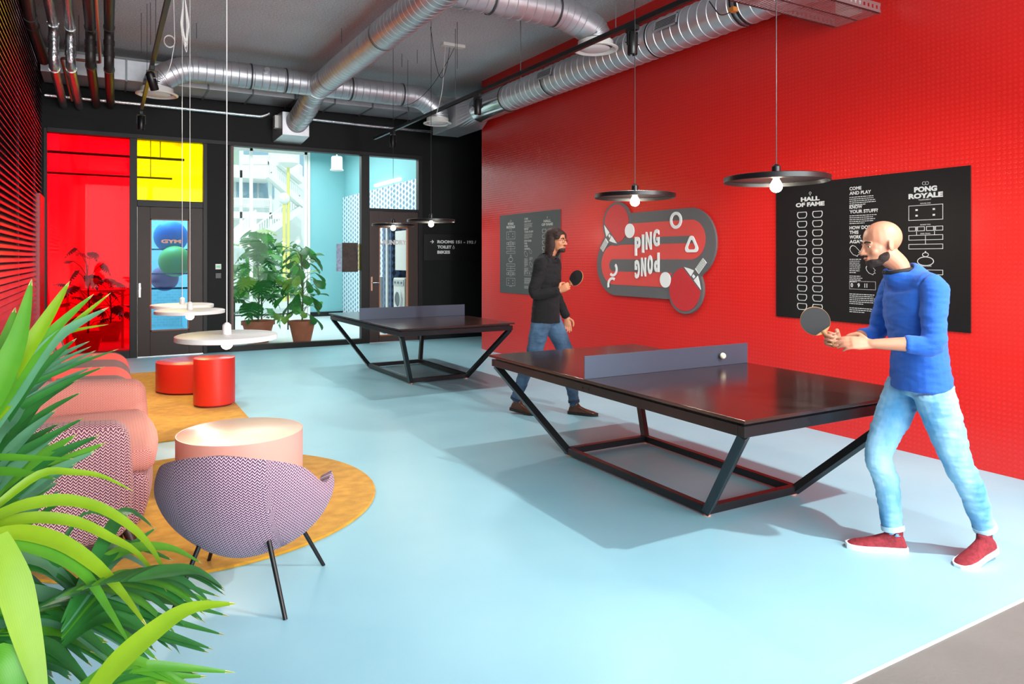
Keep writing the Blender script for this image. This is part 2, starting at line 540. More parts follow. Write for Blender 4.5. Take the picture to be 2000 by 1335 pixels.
dr1 = door('door_1', 0.436, 1.382, 2.372, 0.615, 1.175, 0.40, 2.185, blue_glass, wood_trim, door_wood, 'brown gym door with a tall blue glass panel')
MB().box(0.445, 0.487, YB-0.035, YB-0.014, 0.94, 1.17).build('lock_plate', chrome, dr1, bevel=0.008)
MB().tube([(0.466, YB-0.03, 1.10), (0.466, YB-0.055, 1.10)], 0.014, 12).build('lock_knob', chrome, dr1, smooth=40)
gy = MB()
text_box(gy, 'GYM', 0.77, 1.80, 1.06, 1.86, (0, YB+0.006, 0), (1, 0, 0), (0, 0, 1), (0, -1, 0), 0.001, 0.05)
gy.build('glass_lettering', mat('peach_vinyl', 'f2b89a', 0.5), dr1)
dr2 = door('door_2', 4.205, 5.16, 2.425, 4.385, 4.96, 0.12, 2.14, clear_glass, mat('orange_bead', 'b0653a', 0.45), mat('dark_red_brown', '35241f', 0.45), 'dark brown laundry door with a narrow clear pane')
hd = MB()
hd.box(4.228, 4.262, YB-0.028, YB-0.014, 0.96, 1.22)
hd.build('handle_plate', mat('brass_plate', 'c9a08a', 0.3, 0.7), dr2, bevel=0.005)
MB().tube([(4.245, YB-0.02, 1.11), (4.245, YB-0.07, 1.11), (4.255, YB-0.075, 1.11), (4.37, YB-0.075, 1.11)], 0.01, 10).build('door_handle', chrome, dr2, smooth=40)
ly = MB()
text_box(ly, 'LAUNDRY', 4.40, 1.81, 4.94, 1.90, (0, YB+0.006, 0), (1, 0, 0), (0, 0, 1), (0, -1, 0), 0.001, 0.05)
ly.build('glass_lettering', white_paint, dr2)
# thresholds
struct('trim_4', MB().box(0.432, 1.385, YB-0.03, YB+0.06, 0, 0.012), chrome)
struct('trim_5', MB().box(4.2, 5.165, YB-0.03, YB+0.06, 0, 0.012), chrome)
struct('baseboard_back', MB().box(5.25, 7.5, YB-0.015, YB, 0, 0.09), black_metal)

# switches on the pier
sw = MB().box(1.575, 1.665, YB-0.012, YB, 1.225, 1.315).build('light_switch', mat('dark_plastic', '333231', 0.4), bevel=0.004)
tag(sw, 'dark square switch on the black pier below the green lit panel', 'switch')
sw = thing('access_panel', (1.62, YB-0.012, 1.42), 'small lit green access panel on the black pier right of the gym door', 'panel')
MB().box(1.575, 1.665, YB-0.014, YB, 1.375, 1.465).build('panel_case', white_metal, sw, bevel=0.004)
MB().box(1.588, 1.652, YB-0.017, YB-0.0135, 1.40, 1.44).build('panel_display', mat('green_display', '5f9a76', 0.4, emit='5fb98a', estr=0.6), sw)

# direction sign
sg = thing('direction_sign', (5.9, YB-0.01, 1.8), 'black wayfinding sign with white arrow and lettering on the black wall', 'sign')
MB().box(5.28, 6.50, YB-0.015, YB-0.0, 1.52, 2.02).build('sign_board', mat('sign_black', '121212', 0.4), sg)
t = MB()
for body, a, b in (('ROOMS 151 - 192 /', 1.845, 6.40), ('TOILET', 1.745, 5.86), ('BIKES', 1.645, 5.83)):
    text_box(t, body, 5.56, a, b, a+0.062, (0, YB-0.0155, 0), (1, 0, 0), (0, 0, 1), (0, -1, 0), 0.001, 0.045)
O_ = (0, YB-0.0155, 0)
t.prism([(5.41, 1.87), (5.47, 1.87), (5.47, 1.882), (5.41, 1.882)], O_, (1, 0, 0), (0, 0, 1), (0, -1, 0), 0.001)
t.prism([(5.49, 1.876), (5.452, 1.913), (5.443, 1.902), (5.465, 1.876), (5.443, 1.85), (5.452, 1.839)], O_, (1, 0, 0), (0, 0, 1), (0, -1, 0), 0.001)
cc = (5.905, 1.762)
t.ring2d(circ(cc[0], cc[1], 0.024, 20), circ(cc[0], cc[1], 0.017, 20), O_, (1, 0, 0), (0, 0, 1), (0, -1, 0), 0.001)
t.prism([(cc[0]-0.006, cc[1]+0.01), (cc[0]+0.012, cc[1]+0.01), (cc[0]+0.004, cc[1]+0.05), (cc[0]-0.006, cc[1]+0.05)], O_, (1, 0, 0), (0, 0, 1), (0, -1, 0), 0.001)
t.build('lettering', white_paint, sg)

# left wall with its louvres
struct('wall_left', MB().box(XL-0.25, XL-0.06, YR, YB+0.1, 0, ZC), mat('deep_plum_wall', '3a1620', 0.5))
lou = thing('louvre_screen', (XL, 7.0, 0), 'plum metallic horizontal louvre screen covering the left wall', 'louvre screen')
slat_m = mat('plum_slat', '8e5a6c', 0.22, 0.7, var=0.35, vscale=1.5)
s_ = MB()
z = 0.16
while z < 4.5:
    y1 = YB-0.05 if z > 2.5 else 11.62
    a = 0.034
    vs = [(XL-0.046, 3.2, z+a), (XL-0.010, 3.2, z-a+0.010), (XL-0.006, 3.2, z-a+0.014), (XL-0.042, 3.2, z+a+0.004)]
    s_.add(vs+[(p[0], y1, p[2]) for p in vs], [(0, 1, 2, 3), (7, 6, 5, 4), (0, 4, 5, 1), (1, 5, 6, 2), (2, 6, 7, 3), (3, 7, 4, 0)])
    z += 0.066
s_.build('slats', slat_m, lou)
p_ = MB()
for y in (3.2, 5.3, 7.4, 9.5, 11.6): p_.box(XL-0.058, XL-0.03, y, y+0.03, 0.12, 4.5)
p_.build('support_rail', mat('plum_rail', '4a2030', 0.4, 0.5), lou)
pn = MB().box(XL-0.055, XL+0.02, 11.68, YB-0.03, 0.02, 2.46).build('red_panel', mat('red_lacquer', 'b3202a', 0.3), bevel=0.006)
tag(pn, 'tall glossy red panel between louvre screen and red glass', 'panel')

# rear wall behind the camera: piers and sill around tall windows
rw = MB()
rw.box(XL-0.1, 7.6, YR-0.2, YR, 0, 0.35).box(XL-0.1, 7.6, YR-0.2, YR, 4.35, ZC)
for x in (XL-0.1, 1.3, 3.4, 5.5): rw.box(x, x+0.18, YR-0.2, YR, 0.35, 4.35)
struct('wall_rear', rw, white_paint)
struct('window_5', MB().box(XL, 5.6, YR-0.1, YR-0.09, 0.35, 4.35), clear_glass, 'tall rear windows behind the viewer')
struct('wall_right', MB().box(7.5, 7.6, YR, 10.69, 0, ZC), black, 'outer wall of the corridor')
# ------------------------------------------------------------------ ducts, tracks and pipes under the ceiling
def fillet(pts, rad, n=5):
    pts = [Vector(p) for p in pts]; out = [pts[0]]
    for i in range(1, len(pts)-1):
        a, b, c_ = pts[i-1], pts[i], pts[i+1]
        d1 = (a-b).normalized(); d2 = (c_-b).normalized()
        L = min(rad, (a-b).length*0.48, (c_-b).length*0.48)
        p, q = b+d1*L, b+d2*L
        for k in range(n+1):
            t_ = k/n; out.append(p*(1-t_)**2+b*2*t_*(1-t_)+q*t_*t_)
    out.append(pts[-1]); return out

def duct_mesh(pts, r, seam=0.11, ridge=0.005, n=32, rad=0.3):
    path = fillet(pts, rad)
    P, RR = [], []
    for i in range(len(path)-1):
        a, b = path[i], path[i+1]; L = (b-a).length
        if L < 1e-4: continue
        k = max(1, round(L/seam)); d = (b-a)/L
        for j in range(k):
            c0 = a+d*(L*j/k)
            P += [c0+d*0.001, c0+d*0.006, c0+d*0.011]; RR += [r, r+ridge, r]
    P.append(path[-1]); RR.append(r)
    return MB().tube(P, RR, n, cap=False)

def collar(mb, p, d, r, w=0.03):
    p = Vector(p); d = Vector(d).normalized()
    mb.tube([p-d*w/2, p-d*w/2, p+d*w/2, p+d*w/2], [r, r+0.012, r+0.012, r], 32, cap=False)
band_m = mat('dark_band', '4a4b4d', 0.5, 0.6)

# duct B: runs away from the viewer, ends in a boot on the back wall
dB = thing('round_duct', (2.85, 7, 4.2), 'large spiral galvanised duct running lengthwise down to a box on the back wall', 'duct', 'spiral ventilation ducts')
duct_mesh([(2.85, -1.0, 4.2), (2.85, 11.15, 4.2), (2.82, 11.55, 3.98), (2.76, 12.1, 3.80)], 0.178, rad=0.25).build('duct_tube', galv, dB, smooth=25)
for y in (5.9, 8.0, 10.3): MB().tube([(2.85, y-0.012, 4.2), (2.85, y+0.012, 4.2)], 0.187, 32, cap=False).build('clamp_band', band_m, dB, smooth=40)
b_ = MB()
b_.add([(2.48, 12.56, 3.54), (2.96, 12.56, 3.54), (2.96, 12.56, 3.98), (2.48, 12.56, 3.98), (2.53, 12.0, 3.60), (2.97, 12.0, 3.60), (2.97, 12.0, 3.98), (2.53, 12.0, 3.98)],
       [(0, 1, 2, 3), (7, 6, 5, 4), (0, 4, 5, 1), (1, 5, 6, 2), (2, 6, 7, 3), (3, 7, 4, 0)])
b_.build('duct_box', galv, dB, bevel=0.004)
MB().box(2.45, 2.53, 12.2, 12.33, 3.74, 3.95).build('actuator', white_metal, dB, bevel=0.004)

def diffuser(root, x, y, z, r=0.25):
    mb = MB()
    mb.lathe([(r*0.72, 0.10), (r*0.74, 0.03), (r, 0.012), (r, 0.0), (r*0.9, -0.006), (r*0.78, 0.02), (r*0.77, 0.09)], (x, y, z), 40)
    o = mb.build('diffuser_ring', white_metal, root, smooth=40)
    c_ = MB().lathe([(0.001, -0.012), (r*0.35, -0.01), (r*0.62, 0.004), (r*0.64, 0.012), (r*0.4, 0.03), (0.001, 0.035)], (x, y, z), 32)
    c_.build('diffuser_cone', white_paint, root, smooth=50)
    return o
# duct A: crosswise at the back, turned down at both ends
dA = thing('round_duct', (2.8, 11.0, 4.22), 'crosswise spiral galvanised duct near the back wall with both ends turned down', 'duct', 'spiral ventilation ducts')
xl = 0.62; xr = 4.85; ya = 10.95
duct_mesh([(xl, ya, 3.85), (xl, ya, 4.02), (xl+0.32, ya, 4.235), (xr-0.30, ya, 4.235), (xr, ya, 4.02), (xr, ya, 3.85)], 0.178, rad=0.22).build('duct_tube', galv, dA, smooth=25)
diffuser(dA, xl, ya, 3.82, 0.27); diffuser(dA, xr, ya, 3.82, 0.24)
for x in (1.85, 2.35, 3.35, 4.2): MB().tube([(x-0.012, ya, 4.235), (x+0.012, ya, 4.235)], 0.187, 32, cap=False).build('clamp_band', band_m, dA, smooth=40)
for x in (2.05, 3.2): MB().tube([(x, ya-0.15, 4.30), (x, ya-0.21, 4.32)], 0.04, 20).build('inspection_cap', galv, dA, smooth=40)
# duct D
dD = thing('round_duct', (4.0, 6.55, 4.22), 'shorter crosswise spiral duct at the ceiling turned down before the red wall', 'duct', 'spiral ventilation ducts')
duct_mesh([(2.95, 6.55, 4.30), (4.42, 6.55, 4.30), (4.87, 6.55, 4.16), (4.87, 6.55, 3.97)], 0.172, rad=0.22).build('duct_tube', galv, dD, smooth=25)
diffuser(dD, 4.87, 6.55, 3.95, 0.26)
for x in (3.5, 4.3): MB().tube([(x-0.012, 6.55, 4.30), (x+0.012, 6.55, 4.30)], 0.181, 32, cap=False).build('clamp_band', band_m, dD, smooth=40)
# duct C: along the red wall
dC = thing('round_duct', (5.33, 7, 4.0), 'thick spiral galvanised duct running along the top of the red wall', 'duct', 'spiral ventilation ducts')
cx, cz, cr = 5.33, 4.0, 0.2
duct_mesh([(cx, -1.0, cz), (cx, 9.35, cz)], cr, 0.13, 0.006, 36).build('duct_tube', galv, dC, smooth=25)
MB().tube([(cx, 9.35, cz), (cx, 9.36, cz), (cx, 10.3, cz)], [cr+0.01, cr+0.012, cr+0.012], 36, cap=False).build('plain_section', mat('bright_galvanised', 'c8cdd0', 0.16, 0.95), dC, smooth=30)
m_ = MB()
n = 32; ra = [(cx+(cr+0.005)*math.cos(2*PI*k/n), 10.28, cz+(cr+0.005)*math.sin(2*PI*k/n)) for k in range(n)]
sqr = []
for k in range(n):
    a = 2*PI*k/n; q = 0.25/max(abs(math.cos(a)), abs(math.sin(a))); sqr.append((cx-0.03+q*math.cos(a), 10.66, cz+q*math.sin(a)))
m_.add(ra+sqr, [(k, (k+1) % n, n+(k+1) % n, n+k) for k in range(n)])
m_.box(cx-0.28, cx+0.22, 10.66, 11.62, cz-0.25, cz+0.25)
m_.build('plenum_box', galv, dC, bevel=0.004)
for y in (8.15, 6.0, 4.72, 4.78): MB().tube([(cx, y-0.012, cz), (cx, y+0.012, cz)], cr+0.01, 36, cap=False).build('clamp_band', mat('black_rubber', '1a1a1a', 0.6), dC, smooth=40)
for (pa, pb) in (((1054, 152), (1080, 128)), ((1285, 52), (1325, 24))):
    ya_ = UX(pa[0], pa[1], 5.16).y; yb_ = UX(pb[0], pb[1], 5.16).y
    ang = R(180-12); nx, nz = math.cos(ang), math.sin(ang)
    pc = Vector((cx+nx*(cr+0.012), (ya_+yb_)/2, cz+nz*(cr+0.012)))
    ax = Vector((0, -1, 0)); ay = Vector((nz*1.0, 0, -nx)).normalized(); an = Vector((nx, 0, nz))
    hw = abs(ya_-yb_)/2+0.02; hh = 0.062
    g_ = MB()
    P = lambda u, v, h=0: pc+ax*u+ay*v+an*h
    for (u0, u1, v0, v1) in ((-hw, hw, hh-0.014, hh), (-hw, hw, -hh, -hh+0.014), (-hw, -hw+0.014, -hh, hh), (hw-0.014, hw, -hh, hh)):
        g_.prism([(u0, v0), (u1, v0), (u1, v1), (u0, v1)], pc, ax, ay, an, 0.012)
    o = g_.build('grille', galv, dC)
    g2 = MB()
    for k in range(6):
        v = -hh+0.022+k*0.017
        g2.prism([(-hw+0.014, v), (hw-0.014, v), (hw-0.014, v+0.006), (-hw+0.014, v+0.006)], pc+an*0.002, ax, ay, an, 0.006)
    g2.prism([(-hw+0.01, -hh+0.01), (hw-0.01, -hh+0.01), (hw-0.01, hh-0.01), (-hw+0.01, hh-0.01)], pc-an*0.006, ax, ay, an, 0.002, 1)
    g2.build('grille_louvre', [galv, black], o)

# flat rectangular duct above the glazed wall
rd = thing('flat_duct', (2.5, 12.0, 4.3), 'wide flat galvanised duct lying along the top of the back wall', 'duct')
MB().box(-0.78, 5.0, 11.68, 12.42, 4.14, 4.44).build('duct_body', galv, rd, bevel=0.006)
for x in (-0.2, 0.25, 0.7, 1.35, 2.0, 2.65, 3.3, 3.95, 4.6): MB().box(x, x+0.025, 11.662, 12.44, 4.122, 4.458).build('flange', mat('flange_steel', '8e9396', 0.35, 0.85), rd)
pp = MB().tube(fillet([(-0.78, 12.50, 3.97), (0.3, 12.5, 3.97), (2.3, 12.5, 3.955), (2.42, 12.5, 4.02)], 0.1), 0.032, 14)
tag(pp.build('foil_pipe', mat('foil', 'c9cbcc', 0.22, 0.95, bump=0.5, bscale=35), smooth=60), 'thin silver foil-wrapped pipe running under the flat duct', 'pipe')
pp = MB().tube([(2.98, 12.48, 3.99), (4.2, 12.48, 3.97), (5.4, 12.48, 3.97)], 0.03, 14)
tag(pp.build('foil_pipe', MATS['foil'], smooth=60), 'silver pipe right of the boot on the black back wall', 'pipe')

# lighting tracks with spots
def track(x, y0, y1, z, lab):
    t_ = thing('lighting_track', (x, (y0+y1)/2, z), lab, 'track', 'black lighting tracks')
    mb = MB().box(x-0.02, x+0.02, y0, y1, z, z+0.045)
    mb.build('track_rail', black_metal, t_, bevel=0.002)
    yy = y0+0.5
    while yy < y1:
        MB().tube([(x, yy, z+0.045), (x, yy, ZC)], 0.0035, 6).build('hanging_rod', mat('thin_steel', '6c6e70', 0.4, 0.8), t_); yy += 1.7
    return t_
track(4.02, -0.5, 11.75, 3.6, 'long black lighting track hanging diagonally before the red wall duct')
track(0.43, 0.5, 10.95, 3.6, 'black lighting track hanging left above the white pendants')
lens = mat('spot_lens', 'e9e4d8', 0.2, emit='fff1d8', estr=3)
def spot(x, y, z, lab, tilt=0.0, az=0.0):
    o = thing('track_spotlight', (x, y, z), lab, 'spotlight', 'black cylinder spotlights on the tracks')
    MB().box(x-0.022, x+0.022, y-0.07, y+0.07, z-0.045, z+0.001).build('adapter', black_metal, o, bevel=0.003)
    y_ = MB().box(x-0.055, x-0.05, y-0.012, y+0.012, z-0.17, z-0.045).box(x+0.05, x+0.055, y-0.012, y+0.012, z-0.17, z-0.045).box(x-0.055, x+0.055, y-0.012, y+0.012, z-0.05, z-0.045)
    y_.build('yoke', black_metal, o)
    M = Matrix.Translation((x, y, z-0.15)) @ Matrix.Rotation(az, 4, 'Z') @ Matrix.Rotation(tilt, 4, 'X')
    b = MB().lathe([(0.001, 0.095), (0.030, 0.095), (0.044, 0.075), (0.044, -0.095), (0.040, -0.1), (0.036, -0.085), (0.001, -0.083)], (0, 0, 0), 24).xf(M)
    b.build('lamp_body', black_metal, o, smooth=40)
    k = MB().tube([(x-0.075, y, z-0.15), (x+0.075, y, z-0.15)], 0.006, 8); k.build('pivot_screw', black_metal, o)
    MB().lathe([(0.001, -0.082), (0.035, -0.082)], (0, 0, 0), 20).xf(M).build('lens', lens, o)
    return o, M
TX = 4.02
def ytrack(px, X): r = ray(px, 0); return X*r.y/r.x
spots = [(TX, ytrack(1235, TX), 'spotlight on the long track in front of the red wall, nearest one', 0.0),
         (TX, ytrack(933, TX), 'spotlight on the long track at the far corner of the red wall', 0.0),
         (TX, ytrack(767, TX), 'spotlight at the far end of the long track above the laundry door', 0.0),
         (0.43, ytrack(297, 0.43), 'tilted spotlight beside the left turned-down duct', 0.45),
         (0.43, ytrack(275, 0.43)-0.1, 'spotlight at the far end of the left track over the yellow glass', 0.0)]
for x, y, lab, tl in spots:
    spot(x, y, 3.6, lab, tl, R(-40))
    light('spot_beam', 'SPOT', (x+0.03, y-0.03, 3.33), (x+(0.3 if x > 2 else 0.8), y-0.6, 0), 150, 0.05, spot=120, blend=0.8, color=(1.0, 0.97, 0.93))
light('spot_beam_table', 'SPOT', (4.1, 0.45, 3.3), (3.4, 4.3, 0.5), 560, 0.035, spot=95, blend=0.6, color=(1.0, 0.97, 0.93))
spot(4.02, 0.45, 3.6, 'spotlight on the long track close to the viewer', R(45), 0)

# pendants
def pendant(name, x, y, z, m, cable_m, cap_m, lab, grp):
    o = thing(name, (x, y, z), lab, 'pendant lamp', grp)
    MB().lathe([(0.001, 0.004), (0.295, 0.004), (0.305, 0.0), (0.305, -0.028), (0.300, -0.03), (0.296, -0.008), (0.001, -0.008)], (x, y, z), 64).build('disc_shade', m, o, smooth=35)
    MB().lathe([(0.001, 0.075), (0.010, 0.075), (0.026, 0.06), (0.028, 0.0), (0.001, 0.0)], (x, y, z+0.004), 24).build('lamp_holder', cap_m, o, smooth=40)
    MB().tube([(x, y, z+0.07), (x, y, ZC)], 0.003, 8).build('cable', cable_m, o)
    MB().lathe([(0.001, 0.012), (0.014, 0.012), (0.018, 0.0), (0.034, -0.03), (0.0365, -0.045), (0.034, -0.058), (0.026, -0.070), (0.013, -0.078), (0.001, -0.080)], (x, y, z-0.012), 28).build('bulb', bulb, o, smooth=80)
    light(name+'_light', 'POINT', (x, y, z-0.14), (x, y, 0), 11, 0.04, color=(1, 0.9, 0.74))
    return o
gB = 'black disc pendants over the ping pong tables'
for (px, d, lab) in ((1516, 4.26, 'black disc pendant over the near table, the biggest one beside the poster'),
                     (1240, 5.40, 'black disc pendant hanging over the ping pong wall sign'),
                     (842, 9.0, 'black disc pendant left of the wayfinding lettering, right one over far table'),
                     (768, 10.2, 'black disc pendant in front of the laundry door')):
    p = UD(px, HOR, d); pendant('pendant_lamp', p.x, p.y, 2.05, black_metal, black_metal, black_metal, lab, gB)
gW = 'white disc pendants over the lounge'
wc = mat('white_cable', 'e4e2dd', 0.5)
for (px, d, lab) in ((443, 4.5, 'white disc pendant, lowest and largest, over the pink drum table'),
                     (371, 6.63, 'white disc pendant, the middle one over the red drums'),
                     (356, 7.42, 'white disc pendant, the farthest one before the gym door')):
    p = UD(px, HOR, d); pendant('pendant_lamp', p.x, p.y, 1.075, white_metal, wc, white_metal, lab, gW)
# white coiled cable near the left track
def coil(c, r, n=3, m=None, h=0.02):
    return [(c[0]+r*math.cos(2*PI*k/18), c[1]+0.004*k/6, c[2]+r*1.2*math.sin(2*PI*k/18)) for k in range(18*n)]
p0 = UD(331, 80, 6.6)
cb = MB().tube(coil(p0, 0.045), 0.0035, 6).tube([(p0.x+0.02, p0.y, ZC), (p0.x+0.045, p0.y, p0.z)], 0.0035, 6)
e = UD(300, 152, 6.7)
cb.tube(fillet([p0+Vector((0.045, 0, 0)), UD(333, 130, 6.6), UD(320, 155, 6.65), e], 0.15), 0.0035, 6)
tag(cb.build('white_cable', wc), 'white cable with a small loop hanging by the left track', 'cable')
p1 = UD(361, 20, 6.3)
cb = MB()
for k in range(7):
    a = rnd.uniform(0.015, 0.05); dz = rnd.uniform(0.28, 0.42)
    cb.tube(fillet([p1+Vector((0, 0, 0.12)), p1+Vector((a, a*0.3, -dz*0.4)), p1+Vector((a*0.5, 0, -dz)), p1+Vector((-a, 0, -dz*0.5)), p1+Vector((-0.01, 0, 0.1))], 0.05), 0.003, 6)
cb.tube([p1+Vector((0, 0, 0.1)), (p1.x, p1.y, ZC)], 0.003, 6)
tag(cb.build('cable_bundle', wc), 'bundle of looped white pendant cable tied under the ceiling', 'cable')

# ceiling outlet with black leads
ob = thing('ceiling_outlet', UZ(885, 86, ZC), 'white outlet box on the ceiling with black leads plugged in', 'outlet')
c0 = UZ(885, 86, ZC)
MB().box(c0.x-0.17, c0.x+0.17, c0.y-0.05, c0.y+0.05, ZC-0.045, ZC).build('outlet_box', white_metal, ob, bevel=0.006)
def drape(a, b, sag, n=10):
    a = Vector(a); b = Vector(b)
    return [a.lerp(b, k/n)+Vector((0, 0, -sag*4*(k/n)*(1-k/n))) for k in range(n+1)]
q1 = UZ(841, 52, ZC)
lead = MB().tube(drape((c0.x-0.05, c0.y, ZC-0.05), q1, 0.55, 14), 0.004, 6)
lead.tube(drape((c0.x+0.02, c0.y, ZC-0.05), UY(775, 205, 10.7), 0.25, 14), 0.004, 6)
lead.build('lead', black_metal, ob)
MB().tube(fillet([(c0.x-0.12, c0.y, ZC-0.05), UD(864, 180, 9.8), UD(852, 225, 9.8)], 0.2), 0.004, 6).build('white_lead', wc, ob)

# cable tray under the duct at top right
tr = thing('cable_tray', (4.2, 3.7, 3.58), 'perforated galvanised cable tray ending at the red wall below the duct', 'cable tray')
reflect_pink_steel = mat('tray_steel', 'b9b4b6', 0.3, 0.8)  # pinkish tint paints in a reflection on the bare steel
m_ = MB()
y0, y1 = 3.50, 3.92
for (a, b) in ((y0, y0+0.025), (y1-0.025, y1), ((y0+y1)/2-0.012, (y0+y1)/2+0.012)): m_.box(2.2, 5.48, a, b, 3.560, 3.562)
x = 2.2
while x < 5.47:
    m_.box(x, x+0.019, y0, y1, 3.560, 3.562); x += 0.033
m_.build('tray_base', reflect_pink_steel, tr)
sd = MB()
for y in (y0, y1-0.003):
    sd.box(2.2, 5.48, y, y+0.003, 3.560, 3.585).box(2.2, 5.48, y, y+0.003, 3.615, 3.64)
    x = 2.2
    while x < 5.47:
        sd.box(x, x+0.028, y, y+0.003, 3.585, 3.615); x += 0.055
sd.build('tray_side', reflect_pink_steel, tr)
bx = MB().box(4.28, 4.62, 3.72, 3.84, 3.645, 3.72)
tag(bx.build('ballast_box', white_metal, bevel=0.005), 'white electrical box on the cable tray, left one at the top edge', 'electrical box', 'white boxes on the cable tray')
bx = MB().box(5.18, 5.36, 3.58, 3.70, 3.563, 3.72)
tag(bx.build('ballast_box', white_metal, bevel=0.005), 'white electrical box on the cable tray, next to the red wall', 'electrical box', 'white boxes on the cable tray')
cn = thing('wire_connector', (4.6, 3.95, 3.63), 'orange wire connector with black leads below the tray end', 'connector')
cp = UD(1432, 19, 6.2)
MB().box(cp.x-0.03, cp.x+0.03, cp.y-0.03, cp.y+0.03, cp.z-0.02, cp.z+0.02).build('connector_body', mat('orange_plastic', 'd98a3a', 0.5), cn, bevel=0.004)
MB().tube(fillet([cp, UD(1420, 28, 6.2), UD(1405, 30, 6.2), UD(1392, 12, 6.2), UD(1385, 2, 6.2)], 0.08), 0.005, 6).build('lead', black_metal, cn)

# pipes at the upper left, against the back corner
def pipe(P, r, m, name, lab, rad=0.12):
    P = [Vector(p) for p in P]
    o = thing(name, P[-1], lab, 'pipe')
    MB().tube(fillet(P, rad), r, 18).build('pipe_run', m, o, smooth=60)
    for k in range(1, len(P)-1):
        for s in (-1, 1):
            a = P[k]; b = P[k+s]; d = (b-a).normalized(); q = a+d*min(rad*1.25, (b-a).length*0.45)
            MB().tube([q-d*0.03, q+d*0.03], r*1.13, 18).build('pipe_joint', m, o, smooth=50)
    return o
foil2 = mat('foil_insulation', 'b9bbbd', 0.25, 0.9, bump=0.9, bscale=28)
soil = mat('black_pipe', '2a2422', 0.45)
copper = mat('copper_pipe', 'c98a74', 0.35, 0.6)
def drop(top, e1, y2, end, zt=4.35, ye=12.5):
    a = UZ(*top, zt); b = UZ(*e1, zt); d = b.x*SY+b.y*CY; c_ = Vector((b.x, b.y, HC-(y2-HOR)/F_PX*d)); e = UY(*end, ye)
    return [a, b, c_, Vector((e.x, e.y, min(e.z, c_.z)))]
pipe(drop((84, -60), (105, 52), 128, (124, 205)), 0.055, foil2, 'insulated_pipe', 'foil-wrapped pipe with elbows, left one of the silver pair')
pipe(drop((125, -60), (138, 60), 128, (155, 208)), 0.055, foil2, 'insulated_pipe', 'foil-wrapped pipe with elbows, right one of the silver pair')
pipe(drop((168, -60), (177, 60), 122, (188, 205)), 0.058, soil, 'drain_pipe', 'black drain pipe between the silver pair and the copper pipe')
pipe(drop((214, -60), (213, 60), 130, (216, 206)), 0.055, soil, 'drain_pipe', 'black drain pipe, rightmost of the pipes at upper left')
pipe([UZ(44, -60, 4.33), UZ(60, 40, 4.33), UZ(86, 118, 4.12)], 0.065, soil, 'drain_pipe', 'dark brown drain pipe closest to the louvre screen')
e1 = UZ(196, 122, 4.2); dq = e1.x*SY+e1.y*CY; e2 = UD(120, 113, dq*0.985); e3 = UY(141, 196, 12.3)
o = thing('copper_pipe', e3, 'thin copper pipe with a level crosspiece between the drain pipes', 'pipe')
MB().tube(fillet([UZ(184, -60, 4.2), e1, e2, e3], 0.05), 0.02, 12).build('pipe_run', copper, o, smooth=60)
# hanging rods of the big ducts
for (px, py, z1, lb) in ((667, 55, 4.4, ' left of the lengthwise duct'), (785, 105, 4.4, ' over the right half of the back crosswise duct, left one'), (815, 97, 4.4, ' over the right half of the back crosswise duct, right one'), (893, 43, 4.0, ' beside the ceiling outlet'), (1017, 24, 3.65, ' below the short crosswise duct'), (276, 25, 4.1, ', left one beside the left track'), (294, 5, 4.1, ', right one beside the left track'), (384, 45, 4.4, ' beside the looped white cable bundle'), (154, 30, 4.15, ' between the silver pair and the black pipes')):
    p = UZ(px, py, ZC)
    hr = MB().tube([(p.x, p.y, z1), (p.x, p.y, ZC)], 0.004, 6).build('hanging_rod', MATS['thin_steel'])
    tag(hr, 'thin steel rod'+lb, 'rod', 'thin steel rods under the ceiling')
